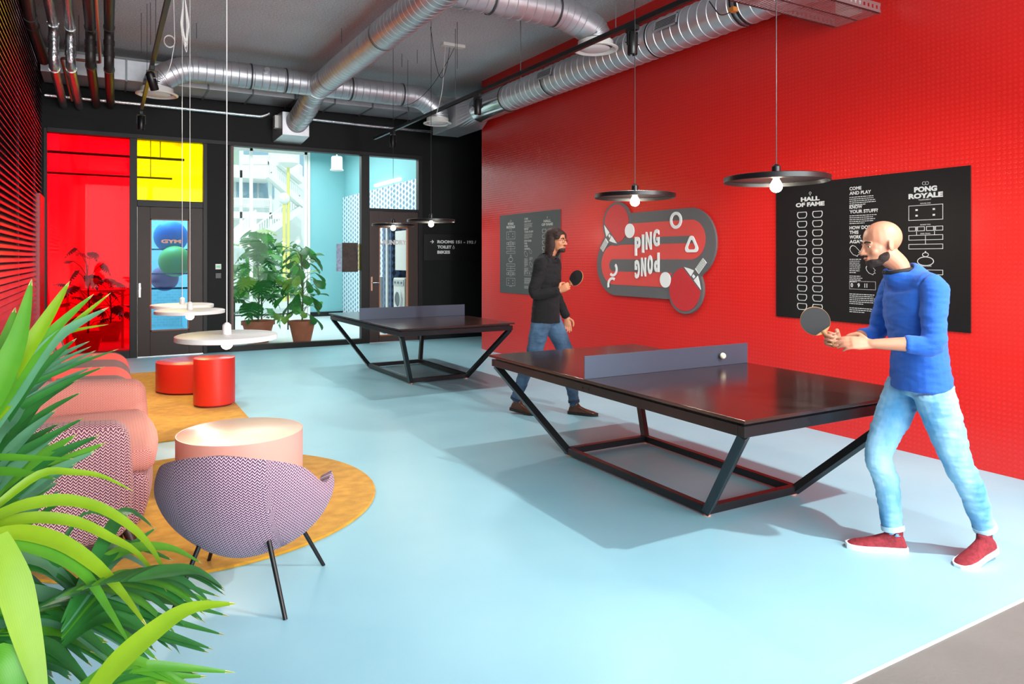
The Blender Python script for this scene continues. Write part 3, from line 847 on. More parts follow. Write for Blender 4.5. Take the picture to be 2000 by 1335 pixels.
# ------------------------------------------------------------------ ping pong tables
def table_top_mat():
    m = mat('dark_table_top', '2b1b17', 0.16, spec=0.6, coat=0.3)
    g = NG(m); b = m.node_tree.nodes['Principled BSDF']
    tc = g.n('ShaderNodeTexCoord')
    nz = g.n('ShaderNodeTexNoise'); nz.inputs['Scale'].default_value = 2.2; nz.inputs['Detail'].default_value = 5
    g.l(tc.outputs['Object'], nz.inputs['Vector'])
    g.l(mix_rgb(g, nz.outputs['Fac'], srgb('241714'), srgb('3a2722')), b.inputs['Base Color'])
    g.l(g.m('MULTIPLY_ADD', nz.outputs['Fac'], 0.18, 0.13), b.inputs['Roughness'])
    return m
top_m = table_top_mat()
steel_b = mat('blackened_steel', '2a2b2e', 0.28, 0.55)
net_m = mat('grey_steel_net', '4a5566', 0.4, 0.4)
def make_table():
    o = thing('ping_pong_table', (0, 0, 0), 'x', 'ping pong table', 'black steel ping pong tables')
    h, L = 0.7625, 1.37
    t_ = MB().box(-h, h, -L, L, 0.742, 0.76)
    t_.build('tabletop', top_m, o, bevel=0.002)
    f = MB(); w_ = 0.045; zi, zo = 0.668, 0.725; e = 0.018
    f.box(-h+e, h-e, -L+e, -L+e+w_, zi, zo).box(-h+e, h-e, L-e-w_, L-e, zi, zo)
    f.box(-h+e, -h+e+w_, -L+e+w_, L-e-w_, zi, zo).box(h-e-w_, h-e, -L+e+w_, L-e-w_, zi, zo)
    f.box(-h+0.05, h-0.05, -0.03, 0.03, zi, zo)
    f.build('apron_frame', steel_b, o, bevel=0.002)
    s_ = MB()
    s_.box(-h+0.045, h-0.045, -L+0.045, L-0.045, 0.725, 0.742)
    s_.build('shadow_gap_strip', black_metal, o)
    bw, bl = 0.415, 0.775; ox, oy = 0.05, 0.06
    fr_ = MB(); z0, z1 = 0.015, 0.065; q = 0.048
    fr_.box(ox-bw, ox+bw, oy-bl, oy-bl+q, z0, z1).box(ox-bw, ox+bw, oy+bl-q, oy+bl, z0, z1)
    fr_.box(ox-bw, ox-bw+q, oy-bl+q, oy+bl-q, z0, z1).box(ox+bw-q, ox+bw, oy-bl+q, oy+bl-q, z0, z1)
    fr_.build('base_frame', steel_b, o, bevel=0.002)
    for sx in (-1, 1):
        for sy in (-1, 1):
            a = (ox+sx*(bw-0.024), oy+sy*(bl-0.024), 0.03); b = (sx*(h-0.045), sy*(L-0.045), 0.675)
            MB().obox(a, b, 0.05, 0.05, up=(0, 1, 0)).build('leg', steel_b, o, bevel=0.002)
            MB().lathe([(0.001, 0), (0.022, 0), (0.022, 0.008), (0.012, 0.016), (0.001, 0.016)], (ox+sx*(bw-0.03), oy+sy*(bl-0.03), 0), 16).build('foot', mat('orange_foot', 'd98f78', 0.5), o)
    MB().box(-h+0.002, h+0.0, -0.004, 0.004, 0.7605, 0.9125).build('net_plate', net_m, o, bevel=0.001)
    for y in (-0.02, 0.045): MB().tube([(-h+e-0.001, y, 0.695), (-h+e-0.004, y, 0.695)], 0.006, 12).build('bolt', black_metal, o)
    return o
tb = make_table()
tb.location = (3.513, 3.817, 0); tb.rotation_euler = (0, 0, -0.0099)
tb['label'] = 'black steel ping pong table nearest the viewer with a grey net plate'
t2 = copy_thing(tb, (3.615, 8.941, 0), 'smaller looking ping pong table standing at the back near the laundry door', 0.0169)
tb.location = (3.513, 3.817, 0)
bp_ = UY(1408, 694, 3.80)
pb = MB().lathe([(0.001, -0.0235)]+[(0.0235*math.sin(PI*k/12), -0.0235*math.cos(PI*k/12)) for k in range(1, 12)]+[(0.001, 0.0235)], (0, 0, 0), 24)
bo = pb.build('table_tennis_ball', mat('celluloid', 'efe2c4', 0.35), smooth=180); bo.location = (bp_.x, 3.781, bp_.z)
tag(bo, 'pale ping pong ball right at the net of the near table', 'ball')

# ------------------------------------------------------------------ rugs
def rug_mat():
    m = mat('mustard_rug', 'c38a14', 0.98, sheen=0.5)
    g = NG(m); b = m.node_tree.nodes['Principled BSDF']
    tc = g.n('ShaderNodeTexCoord')
    nz = g.n('ShaderNodeTexNoise'); nz.inputs['Scale'].default_value = 9; nz.inputs['Detail'].default_value = 9
    mp = g.n('ShaderNodeMapping'); mp.inputs['Scale'].default_value = (1.2, 1.6, 1)
    g.l(tc.outputs['Object'], mp.inputs[0]); g.l(mp.outputs[0], nz.inputs['Vector'])
    g.l(mix_rgb(g, g.m('MULTIPLY_ADD', nz.outputs['Fac'], 2.0, -0.5), srgb('b98512'), srgb('dca52c')), b.inputs['Base Color'])
    n2 = g.n('ShaderNodeTexNoise'); n2.inputs['Scale'].default_value = 260; g.l(tc.outputs['Object'], n2.inputs['Vector'])
    bp = g.n('ShaderNodeBump'); bp.inputs['Strength'].default_value = 0.7; bp.inputs['Distance'].default_value = 0.004
    g.l(n2.outputs['Fac'], bp.inputs['Height']); g.l(bp.outputs[0], b.inputs['Normal'])
    return m
rug_m = rug_mat()
r1 = MB().lathe([(0.001, 0), (1.135, 0), (1.14, 0.006), (1.13, 0.014), (0.001, 0.014)], (0.49, 4.93, 0), 96).build('round_rug', rug_m, loc=(0.49, 4.93, 0))
tag(r1, 'round mustard rug under the loveseat, shell chair and pink drum table', 'rug')
r2 = MB().box(-0.72, 1.21, 6.68, 10.8, 0.0, 0.014).build('rectangular_rug', rug_m, loc=(0.25, 8.7, 0), bevel=0.004)
tag(r2, 'rectangular mustard rug under the red drum tables and striped sofa', 'rug')

# ------------------------------------------------------------------ drum tables
def drum(x, y, z0, r, h, mt, mside, lab, grp):
    o = thing('drum_table', (x, y, z0), lab, 'drum table', grp)
    MB().lathe([(0.001, h-0.012), (r-0.006, h-0.012), (r-0.006, h-0.003), (r-0.010, h), (0.001, h)], (x, y, z0), 96).build('table_top', mt, o, smooth=40)
    MB().lathe([(0.001, 0.012), (r-0.02, 0.012), (r-0.012, 0.02), (r, 0.022), (r, h-0.001), (r-0.006, h-0.001), (r-0.006, h-0.012), (0.001, h-0.013)], (x, y, z0), 96).build('drum_body', mside, o, smooth=40)
    MB().lathe([(0.001, 0), (r-0.03, 0), (r-0.03, 0.012), (0.001, 0.012)], (x, y, z0), 48).build('plinth', mat('plinth', '6a2520', 0.6) if 'red' in lab else mat('pink_plinth', '9c6a60', 0.6), o)
    return o
pink_s = mat('pink_lacquer', 'eab0a4', 0.4)
pink_t = mat('cream_pink_top', 'f0cfb8', 0.3)
red_s = mat('red_lacquer_drum', 'dc2f20', 0.35)
red_t = mat('red_top', 'd24a44', 0.25)
drum(0.80, 5.10, 0.014, 0.405, 0.375, pink_t, pink_s, 'large pale pink drum table with a cream top on the round rug', 'lacquered drum tables')
drum(1.0, 8.06, 0.014, 0.205, 0.50, red_t, red_s, 'tall narrow red drum table at the rug edge', 'lacquered drum tables')
drum(0.90, 9.13, 0.014, 0.40, 0.345, red_t, red_s, 'low wide red drum table behind the narrow one', 'lacquered drum tables')

# ------------------------------------------------------------------ knit loveseat
knit_a = knit('knit_plum_pink_shaded', 'ecb8b0', '5c2846', 0.023, 0.0155)  # darker plum gaps paint in the shade on the near arm
knit_b = knit('knit_fine_pink_lit', 'f0ad9c', 'b8645e', 0.016, 0.011)  # paler copy of the upholstery, paints light falling on the inner faces
wood_d = mat('dark_walnut', '3a201a', 0.35)
ls = thing('loveseat', (-0.25, 4.8, 0.014), 'chunky knit loveseat in plum pink with light and shade painted in, facing the drum table', 'loveseat')
def arm_fn(sgn):
    def f(p):
        # top slopes and nose rounds, lower edge rises towards the front
        t_ = (p.x+0.43)/0.86
        z = p.z
        if z > 0: z -= 0.02*max(0, t_-0.6)/0.4
        if z < 0: z += 0.055*t_*min(1, -z/0.3)
        bul = 0.02*math.cos(max(-1, min(1, p.z/0.32))*PI/2)
        return (p.x+bul*(1 if p.x > 0 else -0.3), p.y+sgn*0.015*math.cos(max(-1, min(1, p.x/0.43))*PI/2), z)
    return f
A1 = MB().rbox((-0.32, 4.22, 0.40), (0.425, 0.11, 0.335), 0.085, 7, arm_fn(-1)).build('armrest', knit_a, ls, smooth=180); set_uv_box(A1)
A2 = MB().rbox((-0.26, 5.62, 0.40), (0.50, 0.11, 0.335), 0.085, 7, arm_fn(1)).build('armrest', knit_b, ls, smooth=180); set_uv_box(A2)
A2['label'] = 'far armrest, painted paler for the light on it'
bk = MB().rbox((-0.60, 4.92, 0.42), (0.14, 0.76, 0.35), 0.10, 7, lambda p: (p.x-0.0*p.z, p.y, p.z+0.02*math.cos(p.y/0.76*PI/2))).build('backrest', knit_b, ls, smooth=180); set_uv_box(bk)
bs = MB().rbox((-0.17, 4.92, 0.25), (0.37, 0.62, 0.155), 0.07, 6, lambda p: (p.x+(0.05*math.cos(p.y/0.62*PI/2)-0.04*(p.z < 0)*(-p.z/0.15) if p.x > 0 else 0), p.y, p.z)).build('seat_base', knit_a, ls, smooth=180); set_uv_box(bs)
def cush(p): return (p.x+(0.05*math.cos(p.y/0.60*PI/2) if p.x > 0 else 0), p.y, p.z+0.02*math.cos(p.y/0.6*PI/2)*math.cos(p.x/0.38*PI/2)*(p.z > 0))
cu = MB().rbox((-0.155, 4.92, 0.465), (0.385, 0.60, 0.07), 0.062, 6, cush).build('seat_cushion', knit_b, ls, smooth=180); set_uv_box(cu)
pip = []
for k in range(41):
    y = -0.575+1.15*k/40; pip.append((-0.155+0.372+0.05*math.cos(y/0.60*PI/2)-0.10*max(0, abs(y)-0.52)/0.07, 4.92+y, 0.418))
MB().tube(pip, 0.006, 8).build('piping', mat('piping_pink', 'b0605a', 0.8), cu, smooth=180)
MB().box(-0.68, 0.08, 4.19, 4.24, 0.055, 0.10).box(-0.68, 0.10, 5.58, 5.63, 0.055, 0.10).box(0.04, 0.08, 4.24, 5.58, 0.06, 0.10).box(-0.68, -0.64, 4.24, 5.58, 0.06, 0.10).build('base_rail', wood_d, ls, bevel=0.004)
for x, y, dx, dy in ((0.10, 4.24, 0.045, -0.03), (0.10, 5.56, 0.05, 0.03), (-0.64, 4.24, -0.03, -0.02), (-0.64, 5.56, -0.03, 0.02)):
    MB().tube([(x+dx, y+dy, 0.014), (x, y, 0.14)], [0.018, 0.03], 14).build('leg', wood_d, ls, smooth=50)

# ------------------------------------------------------------------ striped sofa
def stripe_mat():
    m = mat('red_brown_stripe', 'e03420', 0.85, sheen=0.3)
    g = NG(m); b = m.node_tree.nodes['Principled BSDF']
    uv = g.n('ShaderNodeUVMap'); sp = g.n('ShaderNodeSeparateXYZ'); g.l(uv.outputs[0], sp.inputs[0])
    f = g.m('FRACT', g.m('DIVIDE', g.m('SUBTRACT', sp.outputs[0], 8.02), 1.15))
    band = g.m('LESS_THAN', f, 0.50)
    g.l(mix_rgb(g, band, srgb('e03420'), srgb('563434')), b.inputs['Base Color'])
    return m
st_m = stripe_mat()
plain_r = mat('plain_red_fabric', 'd83224', 0.85, sheen=0.3)
so = thing('striped_sofa', (-0.25, 8.0, 0.014), 'low red sofa with broad dark brown stripes along the louvre screen', 'sofa')
def uv_along_y(o, off=0.0):
    me = o.data; uv = me.uv_layers.new(name='UVMap')
    for p in me.polygons:
        for li in p.loop_indices:
            c_ = me.vertices[me.loops[li].vertex_index].co; uv.data[li].uv = (c_.y+off, c_.z)
def seat_fn(p): return (p.x+(0.04*math.cos(max(-1, min(1, p.z/0.22))*PI/2) if p.x > 0 else 0), p.y, p.z+0.02*math.cos(max(-1, min(1, p.x/0.42))*PI/2)*(p.z > 0))
o = MB().rbox((-0.22, 7.68, 0.29), (0.41, 1.69, 0.19), 0.13, 8, seat_fn).build('seat', st_m, so, smooth=180); uv_along_y(o)
def back_fn(p):
    t_ = (p.z+0.3)/0.6
    return (p.x-0.02-0.10*t_+0.05*math.sin(t_*PI), p.y, p.z+0.03*math.cos(p.y/0.56*PI/2))
for k in range(3):
    yc = 6.55+k*1.13
    o = MB().rbox((-0.50, yc, 0.54), (0.135, 0.55, 0.23), 0.125, 7, back_fn).build('back_cushion', st_m, so, smooth=180); uv_along_y(o, 0.25)
MB().rbox((-0.24, 7.68, 0.085), (0.36, 1.66, 0.05), 0.02, 3).build('plinth', mat('sofa_plinth', '3c1512', 0.7), so, smooth=180)
MB().rbox((-0.69, 7.68, 0.36), (0.055, 1.68, 0.32), 0.05, 4).build('back_shell', plain_r, so, smooth=180)

# ------------------------------------------------------------------ shell chair
ch = thing('shell_chair', (0.585, 3.55, 0), 'small knit shell chair with thin black legs seen from behind', 'chair')
fwd = Vector((0.47, 0.88, 0)).normalized(); rgt = Vector((fwd.y, -fwd.x, 0)); C0 = Vector((0.575, 3.53, 0))
def L2W(r_, f_, z): return C0+rgt*r_+fwd*f_+Vector((0, 0, z))
knit_c = knit('knit_plum_lilac', 'd8b8c6', '4c2848', 0.021, 0.0145)
TH, NT, NV = R(118), 72, 26
def shell_pt(i, j):
    th = -TH+2*TH*i/NT; t_ = j/NV
    a = abs(th)/TH
    # rim height: high back, dip, then low wing tips
    rim = 0.73-0.30*(a**1.7)
    rim += 0.085*math.exp(-((a-1.0)/0.16)**2)-0.045*math.exp(-((a-0.72)/0.14)**2)
    z = 0.165+(rim-0.165)*(t_**1.2 if t_ < 1 else 1)
    prof = math.sin(min(1, t_*1.02)*PI/2)**0.60
    prof = prof*(1-0.06*max(0, (t_-0.8)/0.2)**2)
    rx = (0.365+0.045*a)*prof; ry = 0.335*prof
    flare = 0.03*math.exp(-((a-1.0)/0.2)**2)*t_
    return ((rx+flare)*math.sin(th), -ry*math.cos(th)*(1.0 if abs(th) < PI/2 else 0.9)-0.01-0.05*t_*(1-a), z)
sh = MB(); vs = [L2W(*shell_pt(i, j)) for j in range(NV+1) for i in range(NT+1)]
sh.add(vs, [(j*(NT+1)+i, (j+1)*(NT+1)+i, (j+1)*(NT+1)+i+1, j*(NT+1)+i+1) for j in range(NV) for i in range(NT)])
so_ = sh.build('shell', knit_c, ch, smooth=180)
uvl = so_.data.uv_layers.new(name='UVMap')
arc = [[0]*(NT+1) for _ in range(NV+1)]
for i in range(NT+1):
    for j in range(1, NV+1):
        arc[j][i] = arc[j-1][i]+(Vector(shell_pt(i, j))-Vector(shell_pt(i, j-1))).length
for p in so_.data.polygons:
    for li in p.loop_indices:
        vi = so_.data.loops[li].vertex_index; j, i = divmod(vi, NT+1)
        x_, y_, z_ = shell_pt(i, j)
        uvl.data[li].uv = (x_*1.15 if abs(x_) < 0.2 else math.copysign(0.23+(abs(x_)-0.2)*1.15+abs(y_+0.33)*0.9, x_), z_*1.1+0.0)
md = so_.modifiers.new('solid', 'SOLIDIFY'); md.thickness = 0.055; md.offset = 1; md.use_rim = True
md = so_.modifiers.new('bev', 'BEVEL'); md.width = 0.024; md.segments = 4; md.limit_method = 'ANGLE'; md.angle_limit = R(50)
sc_ = MB().lathe([(0.001, -0.03), (0.2, -0.03), (0.26, -0.005), (0.27, 0.02), (0.24, 0.045), (0.12, 0.055), (0.001, 0.057)], (0, 0, 0), 48, sx=1.06, sy=1.0)
sc_.xf(Matrix.Translation(L2W(0, 0.03, 0.40)) @ Matrix.Rotation(math.atan2(rgt.y, rgt.x), 4, 'Z'))
so2 = sc_.build('seat_cushion', knit_c, ch, smooth=180); set_uv_box(so2)
for fx, fy in ((0.675, 3.14), (0.963, 3.60), (0.25, 3.43), (0.46, 3.92)):
    base = Vector((fx, fy, 0.0)); on = 0.0145 if (Vector((fx, fy))-Vector((0.49, 4.93))).length < 1.135 else 0.0
    base.z = on
    top = C0+(Vector((fx, fy, 0))-C0)*0.52+Vector((0, 0, 0.36))
    MB().tube([base, top], [0.0095, 0.0115], 14).build('leg', black_metal, ch, smooth=50)
# ------------------------------------------------------------------ things on the red wall
# wall plane coordinates: u = -Y (grows to the right as seen), v = Z, thickness towards the room (-X)
XW = XR-0.0
AX, AY, AN = (0, -1, 0), (0, 0, 1), (-1, 0, 0)
def on_wall(x): return (x, 0, 0)
ink = mat('white_print', 'e6e6e2', 0.55)
sign_grey = mat('sign_grey', '5c5a5b', 0.5, bump=0.1, bscale=200)
sign_red = mat('sign_red', 'd8443f', 0.5)
def glitter():
    m = mat('red_glitter', 'b81420', 0.4)
    g = NG(m); b = m.node_tree.nodes['Principled BSDF']
    tc = g.n('ShaderNodeTexCoord'); nz = g.n('ShaderNodeTexNoise'); nz.inputs['Scale'].default_value = 240; nz.inputs['Detail'].default_value = 2
    g.l(tc.outputs['Object'], nz.inputs['Vector'])
    f = g.m('MULTIPLY', g.m('MAXIMUM', 0.0, g.m('SUBTRACT', nz.outputs['Fac'], 0.56)), 6.0)
    g.l(mix_rgb(g, f, srgb('bd1a26'), srgb('ef7a72')), b.inputs['Base Color'])
    return m
glit = glitter()
ps = thing('wall_sign', (XW, 6.43, 1.6), 'big grey and red ping pong sign with two paddles on the red wall', 'sign')
uc = -6.43
def stad(x0, x1, z0, z1, left_round, right_round, n=24):
    r = (z1-z0)/2; zc = (z0+z1)/2; P = []
    if right_round: P += [(x1-r+r*math.cos(a), zc+r*math.sin(a)) for a in [-PI/2+PI*k/n for k in range(n+1)]]
    else: P += [(x1, z0), (x1, z1)]
    if left_round: P += [(x0+r+r*math.cos(a), zc+r*math.sin(a)) for a in [PI/2+PI*k/n for k in range(n+1)]]
    else: P += [(x0, z1), (x0, z0)]
    return P
g1 = MB()
g1.prism(stad(-7.17, -5.385, 1.34, 2.116, False, True), on_wall(XW-0.001), AX, AY, AN, 0.028)
g1.build('upper_board', sign_grey, ps, bevel=0.002)
g1 = MB().prism(stad(-7.468, -5.80, 1.092, 1.86, True, False), on_wall(XW-0.001), AX, AY, AN, 0.027)
g1.build('lower_board', sign_grey, ps, bevel=0.002)
x2 = XW-0.029
rb = MB()
rb.prism(stad(-6.95, -5.536, 1.548, 1.985, False, True, 28), on_wall(x2), AX, AY, AN, 0.003)
rb.prism(stad(-7.367, -5.98, 1.227, 1.7275, True, False, 28), on_wall(x2), AX, AY, AN, 0.0028)
rb.build('red_track', sign_red, ps)
gs = MB()
gs.prism(stad(-6.96, -5.70, 1.727, 1.809, False, True), on_wall(x2-0.003), AX, AY, AN, 0.002)
gs.prism(stad(-7.20, -5.60, 1.396, 1.548, True, False), on_wall(x2-0.003), AX, AY, AN, 0.002)
gs.prism([(-5.98, 1.20), (-5.60, 1.20), (-5.60, 1.5475), (-5.98, 1.5475)], on_wall(x2-0.0028), AX, AY, AN, 0.0018)
gs.build('grey_inlay', sign_grey, ps)
def paddle_shape(cu_, cv, r, ang, hx, hy, tx, zoff, nm):
    """blade circle at (cu,cv), handle pointing along ang"""
    dx, dy = math.cos(ang), math.sin(ang); nx_, ny_ = -dy, dx
    def egg(k, s=1.0, n=48):
        pts = []
        for i in range(n):
            a = 2*PI*i/n; q = r*s*(1+0.09*math.cos(a)); pts.append((cu_+dx*q*math.cos(a)*1.0+nx_*q*math.sin(a)*0.97, cv+dy*q*math.cos(a)+ny_*q*math.sin(a)*0.97))
        return pts
    def T(u, v): return (cu_+dx*u+nx_*v, cv+dy*u+ny_*v)
    o = MB().prism(egg(0, 1.14), on_wall(XW-0.001), AX, AY, AN, 0.0335).build('paddle_board', sign_grey, ps, bevel=0.002); 
    MB().prism([T(r*0.8, -0.075), T(r*1.95, -0.062), T(r*1.95, 0.062), T(r*0.8, 0.075)], on_wall(XW-0.001), AX, AY, AN, 0.030).build('handle_board', sign_grey, ps)
    bl = [p for p in egg(0, 1.0)]
    cut = r*0.72
    bl = [p if ((p[0]-cu_)*dx+(p[1]-cv)*dy) < cut else T(cut, (p[0]-cu_)*nx_+(p[1]-cv)*ny_) for p in bl]
    MB().prism(bl, on_wall(XW-0.0345), AX, AY, AN, 0.004).build('paddle_face', glit, ps)
    w_ = MB()
    w_.prism([T(r*0.80, 0.03), T(r*0.80, r*0.72), T(r*0.99, r*0.42), T(r*1.12, 0.04)], on_wall(XW-0.0345), AX, AY, AN, 0.004)
    w_.prism([T(r*1.12, -0.04), T(r*0.99, -r*0.42), T(r*0.80, -r*0.72), T(r*0.80, -0.03)], on_wall(XW-0.0345), AX, AY, AN, 0.004)
    w_.prism([T(r*0.85, -0.018), T(r*0.98, -0.018), T(r*0.98, 0.018), T(r*0.85, 0.018)], on_wall(XW-0.0345), AX, AY, AN, 0.004)
    w_.prism([T(r*1.22, -0.038), T(r*1.9, -0.038), T(r*1.9, 0.038), T(r*1.22, 0.038)], on_wall(XW-0.0345), AX, AY, AN, 0.006)
    w_.build('paddle_trim', ink, ps)
    s_ = MB()
    for k in range(9):
        u = r*(1.26+0.07*k); s_.prism([T(u, -0.037), T(u+0.006, -0.037), T(u+0.022, 0.037), T(u+0.016, 0.037)], on_wall(XW-0.0406), AX, AY, AN, 0.001)
    s_.build('grip_lines', sign_grey, ps)
paddle_shape(-7.04, 2.01, 0.245, math.atan2(-0.40, -0.37), 0, 0, 0, 0, 'a')
paddle_shape(-5.86, 1.20, 0.245, math.atan2(0.38, 0.36), 0, 0, 0, 0, 'b')
def disc(cu_, cv, r, nm='white_ball'):
    MB().prism(circ(cu_, cv, r, 40), on_wall(XW-0.035), AX, AY, AN, 0.009).build(nm, ink, ps)
disc(-6.789, 1.896, 0.088); disc(-6.152, 1.313, 0.089)
MB().ring2d(circ(-5.982, 1.988, 0.096, 40), circ(-5.982, 1.988, 0.061, 40), on_wall(XW-0.033), AX, AY, AN, 0.008).build('ring_mark', ink, ps)
def rtri(cx_, cy_, s):
    P = []
    for k in range(3):
        a = PI/2+2*PI*k/3; px_, py_ = cx_+math.cos(a)*s*0.62, cy_+math.sin(a)*s*0.62*1.0
        P += [(px_+s*0.38*math.cos(a-PI/3+2*PI/3*j/8), py_+s*0.38*math.sin(a-PI/3+2*PI/3*j/8)) for j in range(9)]
    return P
MB().ring2d(rtri(-5.735, 1.70, 0.108), rtri(-5.735, 1.70, 0.062), on_wall(XW-0.034), AX, AY, AN, 0.008).build('triangle_mark', ink, ps)
def arcm(cx_, cy_, r, a0, a1, w_=0.016):
    o_ = circ(cx_, cy_, r+w_, 20, a0, a1, end=True); i_ = circ(cx_, cy_, r-w_, 20, a0, a1, end=True)
    MB().prism(o_+i_[::-1], on_wall(XW-0.0345), AX, AY, AN, 0.008).build('arc_mark', ink, ps)
arcm(-7.12, 1.42, 0.075, R(-130), R(50)); arcm(-7.13, 1.22, 0.085, R(60), R(200))
for body, v0, v1, rot in (('PING', 1.62, 1.82, False), ('PONG', 1.37, 1.57, True)):
    for k, chr_ in enumerate(body if not rot else body[::-1]):
        t_ = MB()
        wd = [0.098, 0.034, 0.10, 0.10] if not rot else [0.083]*4
        u0 = -6.685+sum(wd[:k])+0.033*k
        if rot: q0, q1 = 1.316+0.028*k, 1.539+0.029*k
        else: q0, q1 = 1.590+0.036*k, 1.818+0.027*k
        text_box(t_, chr_, u0, q0, u0+wd[k], q1, on_wall(XW-0.034), AX, AY, AN, 0.014, 0.035, rot180=rot)
        t_.build('letter', ink, ps)

# ---- posters -----------------------------------------------------
pb_m = mat('poster_black', '131212', 0.42, spec=0.3)
def rect_line(m_, u0, u1, v0, v1, org, w_=0.004):
    for a, b, c_, d_ in ((u0, u1, v0, v0+w_), (u0, u1, v1-w_, v1), (u0, u0+w_, v0+w_, v1-w_), (u1-w_, u1, v0+w_, v1-w_)):
        m_.prism([(a, c_), (b, c_), (b, d_), (a, d_)], org, AX, AY, AN, 0.0006)
def poster(y_left, lab, flip, board_m):
    W, z0, z1 = 1.763, 1.0036, 2.256
    y0 = y_left
    o = thing('wall_poster', (XW, y0-W/2, 1.63), lab, 'poster', 'black printed boards on the red wall')
    MB().box(XW-0.012, XW+0.001, y0-W, y0, z0, z1).build('board', board_m, o, bevel=0.001)
    org = (XW-0.0122, 0, 0)
    t_ = MB()
    U = lambda s: -y0+s
    # column offsets
    cH, cM, cP = (0.225, 0.775, 1.295) if not flip else (1.275, 0.775, 0.22)
    tx = lambda body, a, b, c_, d_, bold=0.03: text_box(t_, body, U(a), c_, U(b), d_, org, AX, AY, AN, 0.0008, bold)
    # hall of fame
    tx('HALL', cH+0.055, cH+0.255, 2.085, 2.125, 0.055); tx('OF FAME', cH, cH+0.305, 2.035, 2.075, 0.055)
    t_.ring2d(circ(U(cH+0.155), 2.158, 0.012, 16), circ(U(cH+0.155), 2.158, 0.009, 16), org, AX, AY, AN, 0.0008)
    t_.prism([(U(cH+0.153), 2.135), (U(cH+0.157), 2.135), (U(cH+0.157), 2.147), (U(cH+0.153), 2.147)], org, AX, AY, AN, 0.0008)
    for r_ in range(11):
        v = 1.96-r_*0.0845
        for c2 in (0.068, 0.232):
            u = U(cH+c2)
            def hx(w_, h_): return [(u-w_, v+h_*0.3), (u-w_*0.86, v+h_), (u+w_*0.86, v+h_), (u+w_, v+h_*0.3), (u+w_*0.9, v-h_*0.5), (u+w_*0.62, v-h_), (u-w_*0.62, v-h_), (u-w_*0.9, v-h_*0.5)]
            t_.ring2d(hx(0.055, 0.03), hx(0.047, 0.0245), org, AX, AY, AN, 0.0006)
    # centre column
    def para(v, n, wmax=0.25, x=0.0):
        for k in range(n):
            w_ = wmax*(1.0 if k < n-1 else 0.6)*rnd.uniform(0.86, 1)
            u = U(cM+x); a = u; e_ = u+w_
            while a < e_:
                l_ = rnd.uniform(0.008, 0.03); b = min(a+l_, e_)
                t_.prism([(a, v), (b, v), (b, v+0.0055), (a, v+0.0055)], org, AX, AY, AN, 0.0005); a = b+0.005
            v -= 0.0165
    tx('COME', cM, cM+0.112, 2.148, 2.178); tx('AND PLAY', cM, cM+0.2, 2.108, 2.138); para(2.085, 5)
    tx('KNOW', cM, cM+0.12, 1.988, 2.018); tx('YOUR STUFF?', cM, cM+0.26, 1.948, 1.978); para(1.925, 5)
    for k, s_ in enumerate(('HOW DOES', 'THIS', 'WORK', 'AGAIN?')):
        tx(s_, cM, cM+(0.21, 0.085, 0.11, 0.155)[k], 1.81-0.04*k, 1.84-0.04*k)
    hand = [(0.0, 0.02), (0.01, 0.045), (0.03, 0.055), (0.055, 0.045), (0.08, 0.02), (0.10, 0.0), (0.085, -0.01), (0.10, -0.028), (0.08, -0.03), (0.075, -0.045), (0.055, -0.035), (0.035, -0.03), (0.012, -0.005)]
    for (hx_, hv, sc_) in (((0.0, 1.62, 1.0), (0.14, 1.66, 0.8), (0.15, 1.46, 0.9))):
        o_ = [(U(cM+hx_)+p[0]*sc_, hv+p[1]*sc_) for p in hand]; cx_ = sum(p[0] for p in o_)/13; cy_ = sum(p[1] for p in o_)/13
        t_.ring2d(o_, [(cx_+(p[0]-cx_)*0.90, cy_+(p[1]-cy_)*0.90) for p in o_], org, AX, AY, AN, 0.0006)
    para(1.55, 8, 0.11); para(1.565, 3, 0.10, 0.15); para(1.405, 4, 0.12)
    tx('0', cM+0.012, cM+0.034, 1.312, 1.348); tx('9', cM+0.075, cM+0.097, 1.312, 1.348); tx('11', cM+0.14, cM+0.165, 1.312, 1.348)
    rect_line(t_, U(cM), U(cM+0.24), 1.295, 1.365, org, 0.002)
    para(1.25, 6, 0.24); para(1.13, 3, 0.24)
    # pong royale column
    tx('PONG', cP+0.045, cP+0.225, 2.085, 2.128, 0.055); tx('ROYALE', cP, cP+0.27, 2.035, 2.077, 0.055); tx('TOURNAMENT', cP+0.08, cP+0.18, 2.018, 2.028, 0.01)
    for s_ in (-1, 1): t_.ring2d(circ(U(cP+0.135+s_*0.012), 2.152, 0.014, 16), circ(U(cP+0.135+s_*0.012), 2.152, 0.0115, 16), org, AX, AY, AN, 0.0006)
    a, b = U(cP), U(cP+0.27)
    def col(sg, vc):
        V = lambda v: vc+(v-vc)*sg if sg > 0 else 2*vc-v
        def rl(u0, u1, v0, v1):
            q0, q1 = sorted((V(v0), V(v1))); rect_line(t_, u0, u1, q0, q1, org)
        rl(a, b, 1.862, 1.982)
        for du in (0.065, 0.20):
            for dv in (1.945, 1.90):
                q = V(dv); t_.prism([(a+du-0.009, q-0.007), (a+du+0.009, q-0.007), (a+du+0.009, q+0.007), (a+du-0.009, q+0.007)], org, AX, AY, AN, 0.0006)
        for k in range(4): rl(a+k*0.0705, a+k*0.0705+0.0585, 1.777, 1.813)
        rl(a, b, 1.705, 1.746); rl(a, b, 1.634, 1.674)
        for u in (a+0.065, a+0.205):
            q0, q1 = sorted((V(1.746), V(1.813))); t_.prism([(u-0.002, q0), (u+0.002, q0), (u+0.002, q1), (u-0.002, q1)], org, AX, AY, AN, 0.0006)
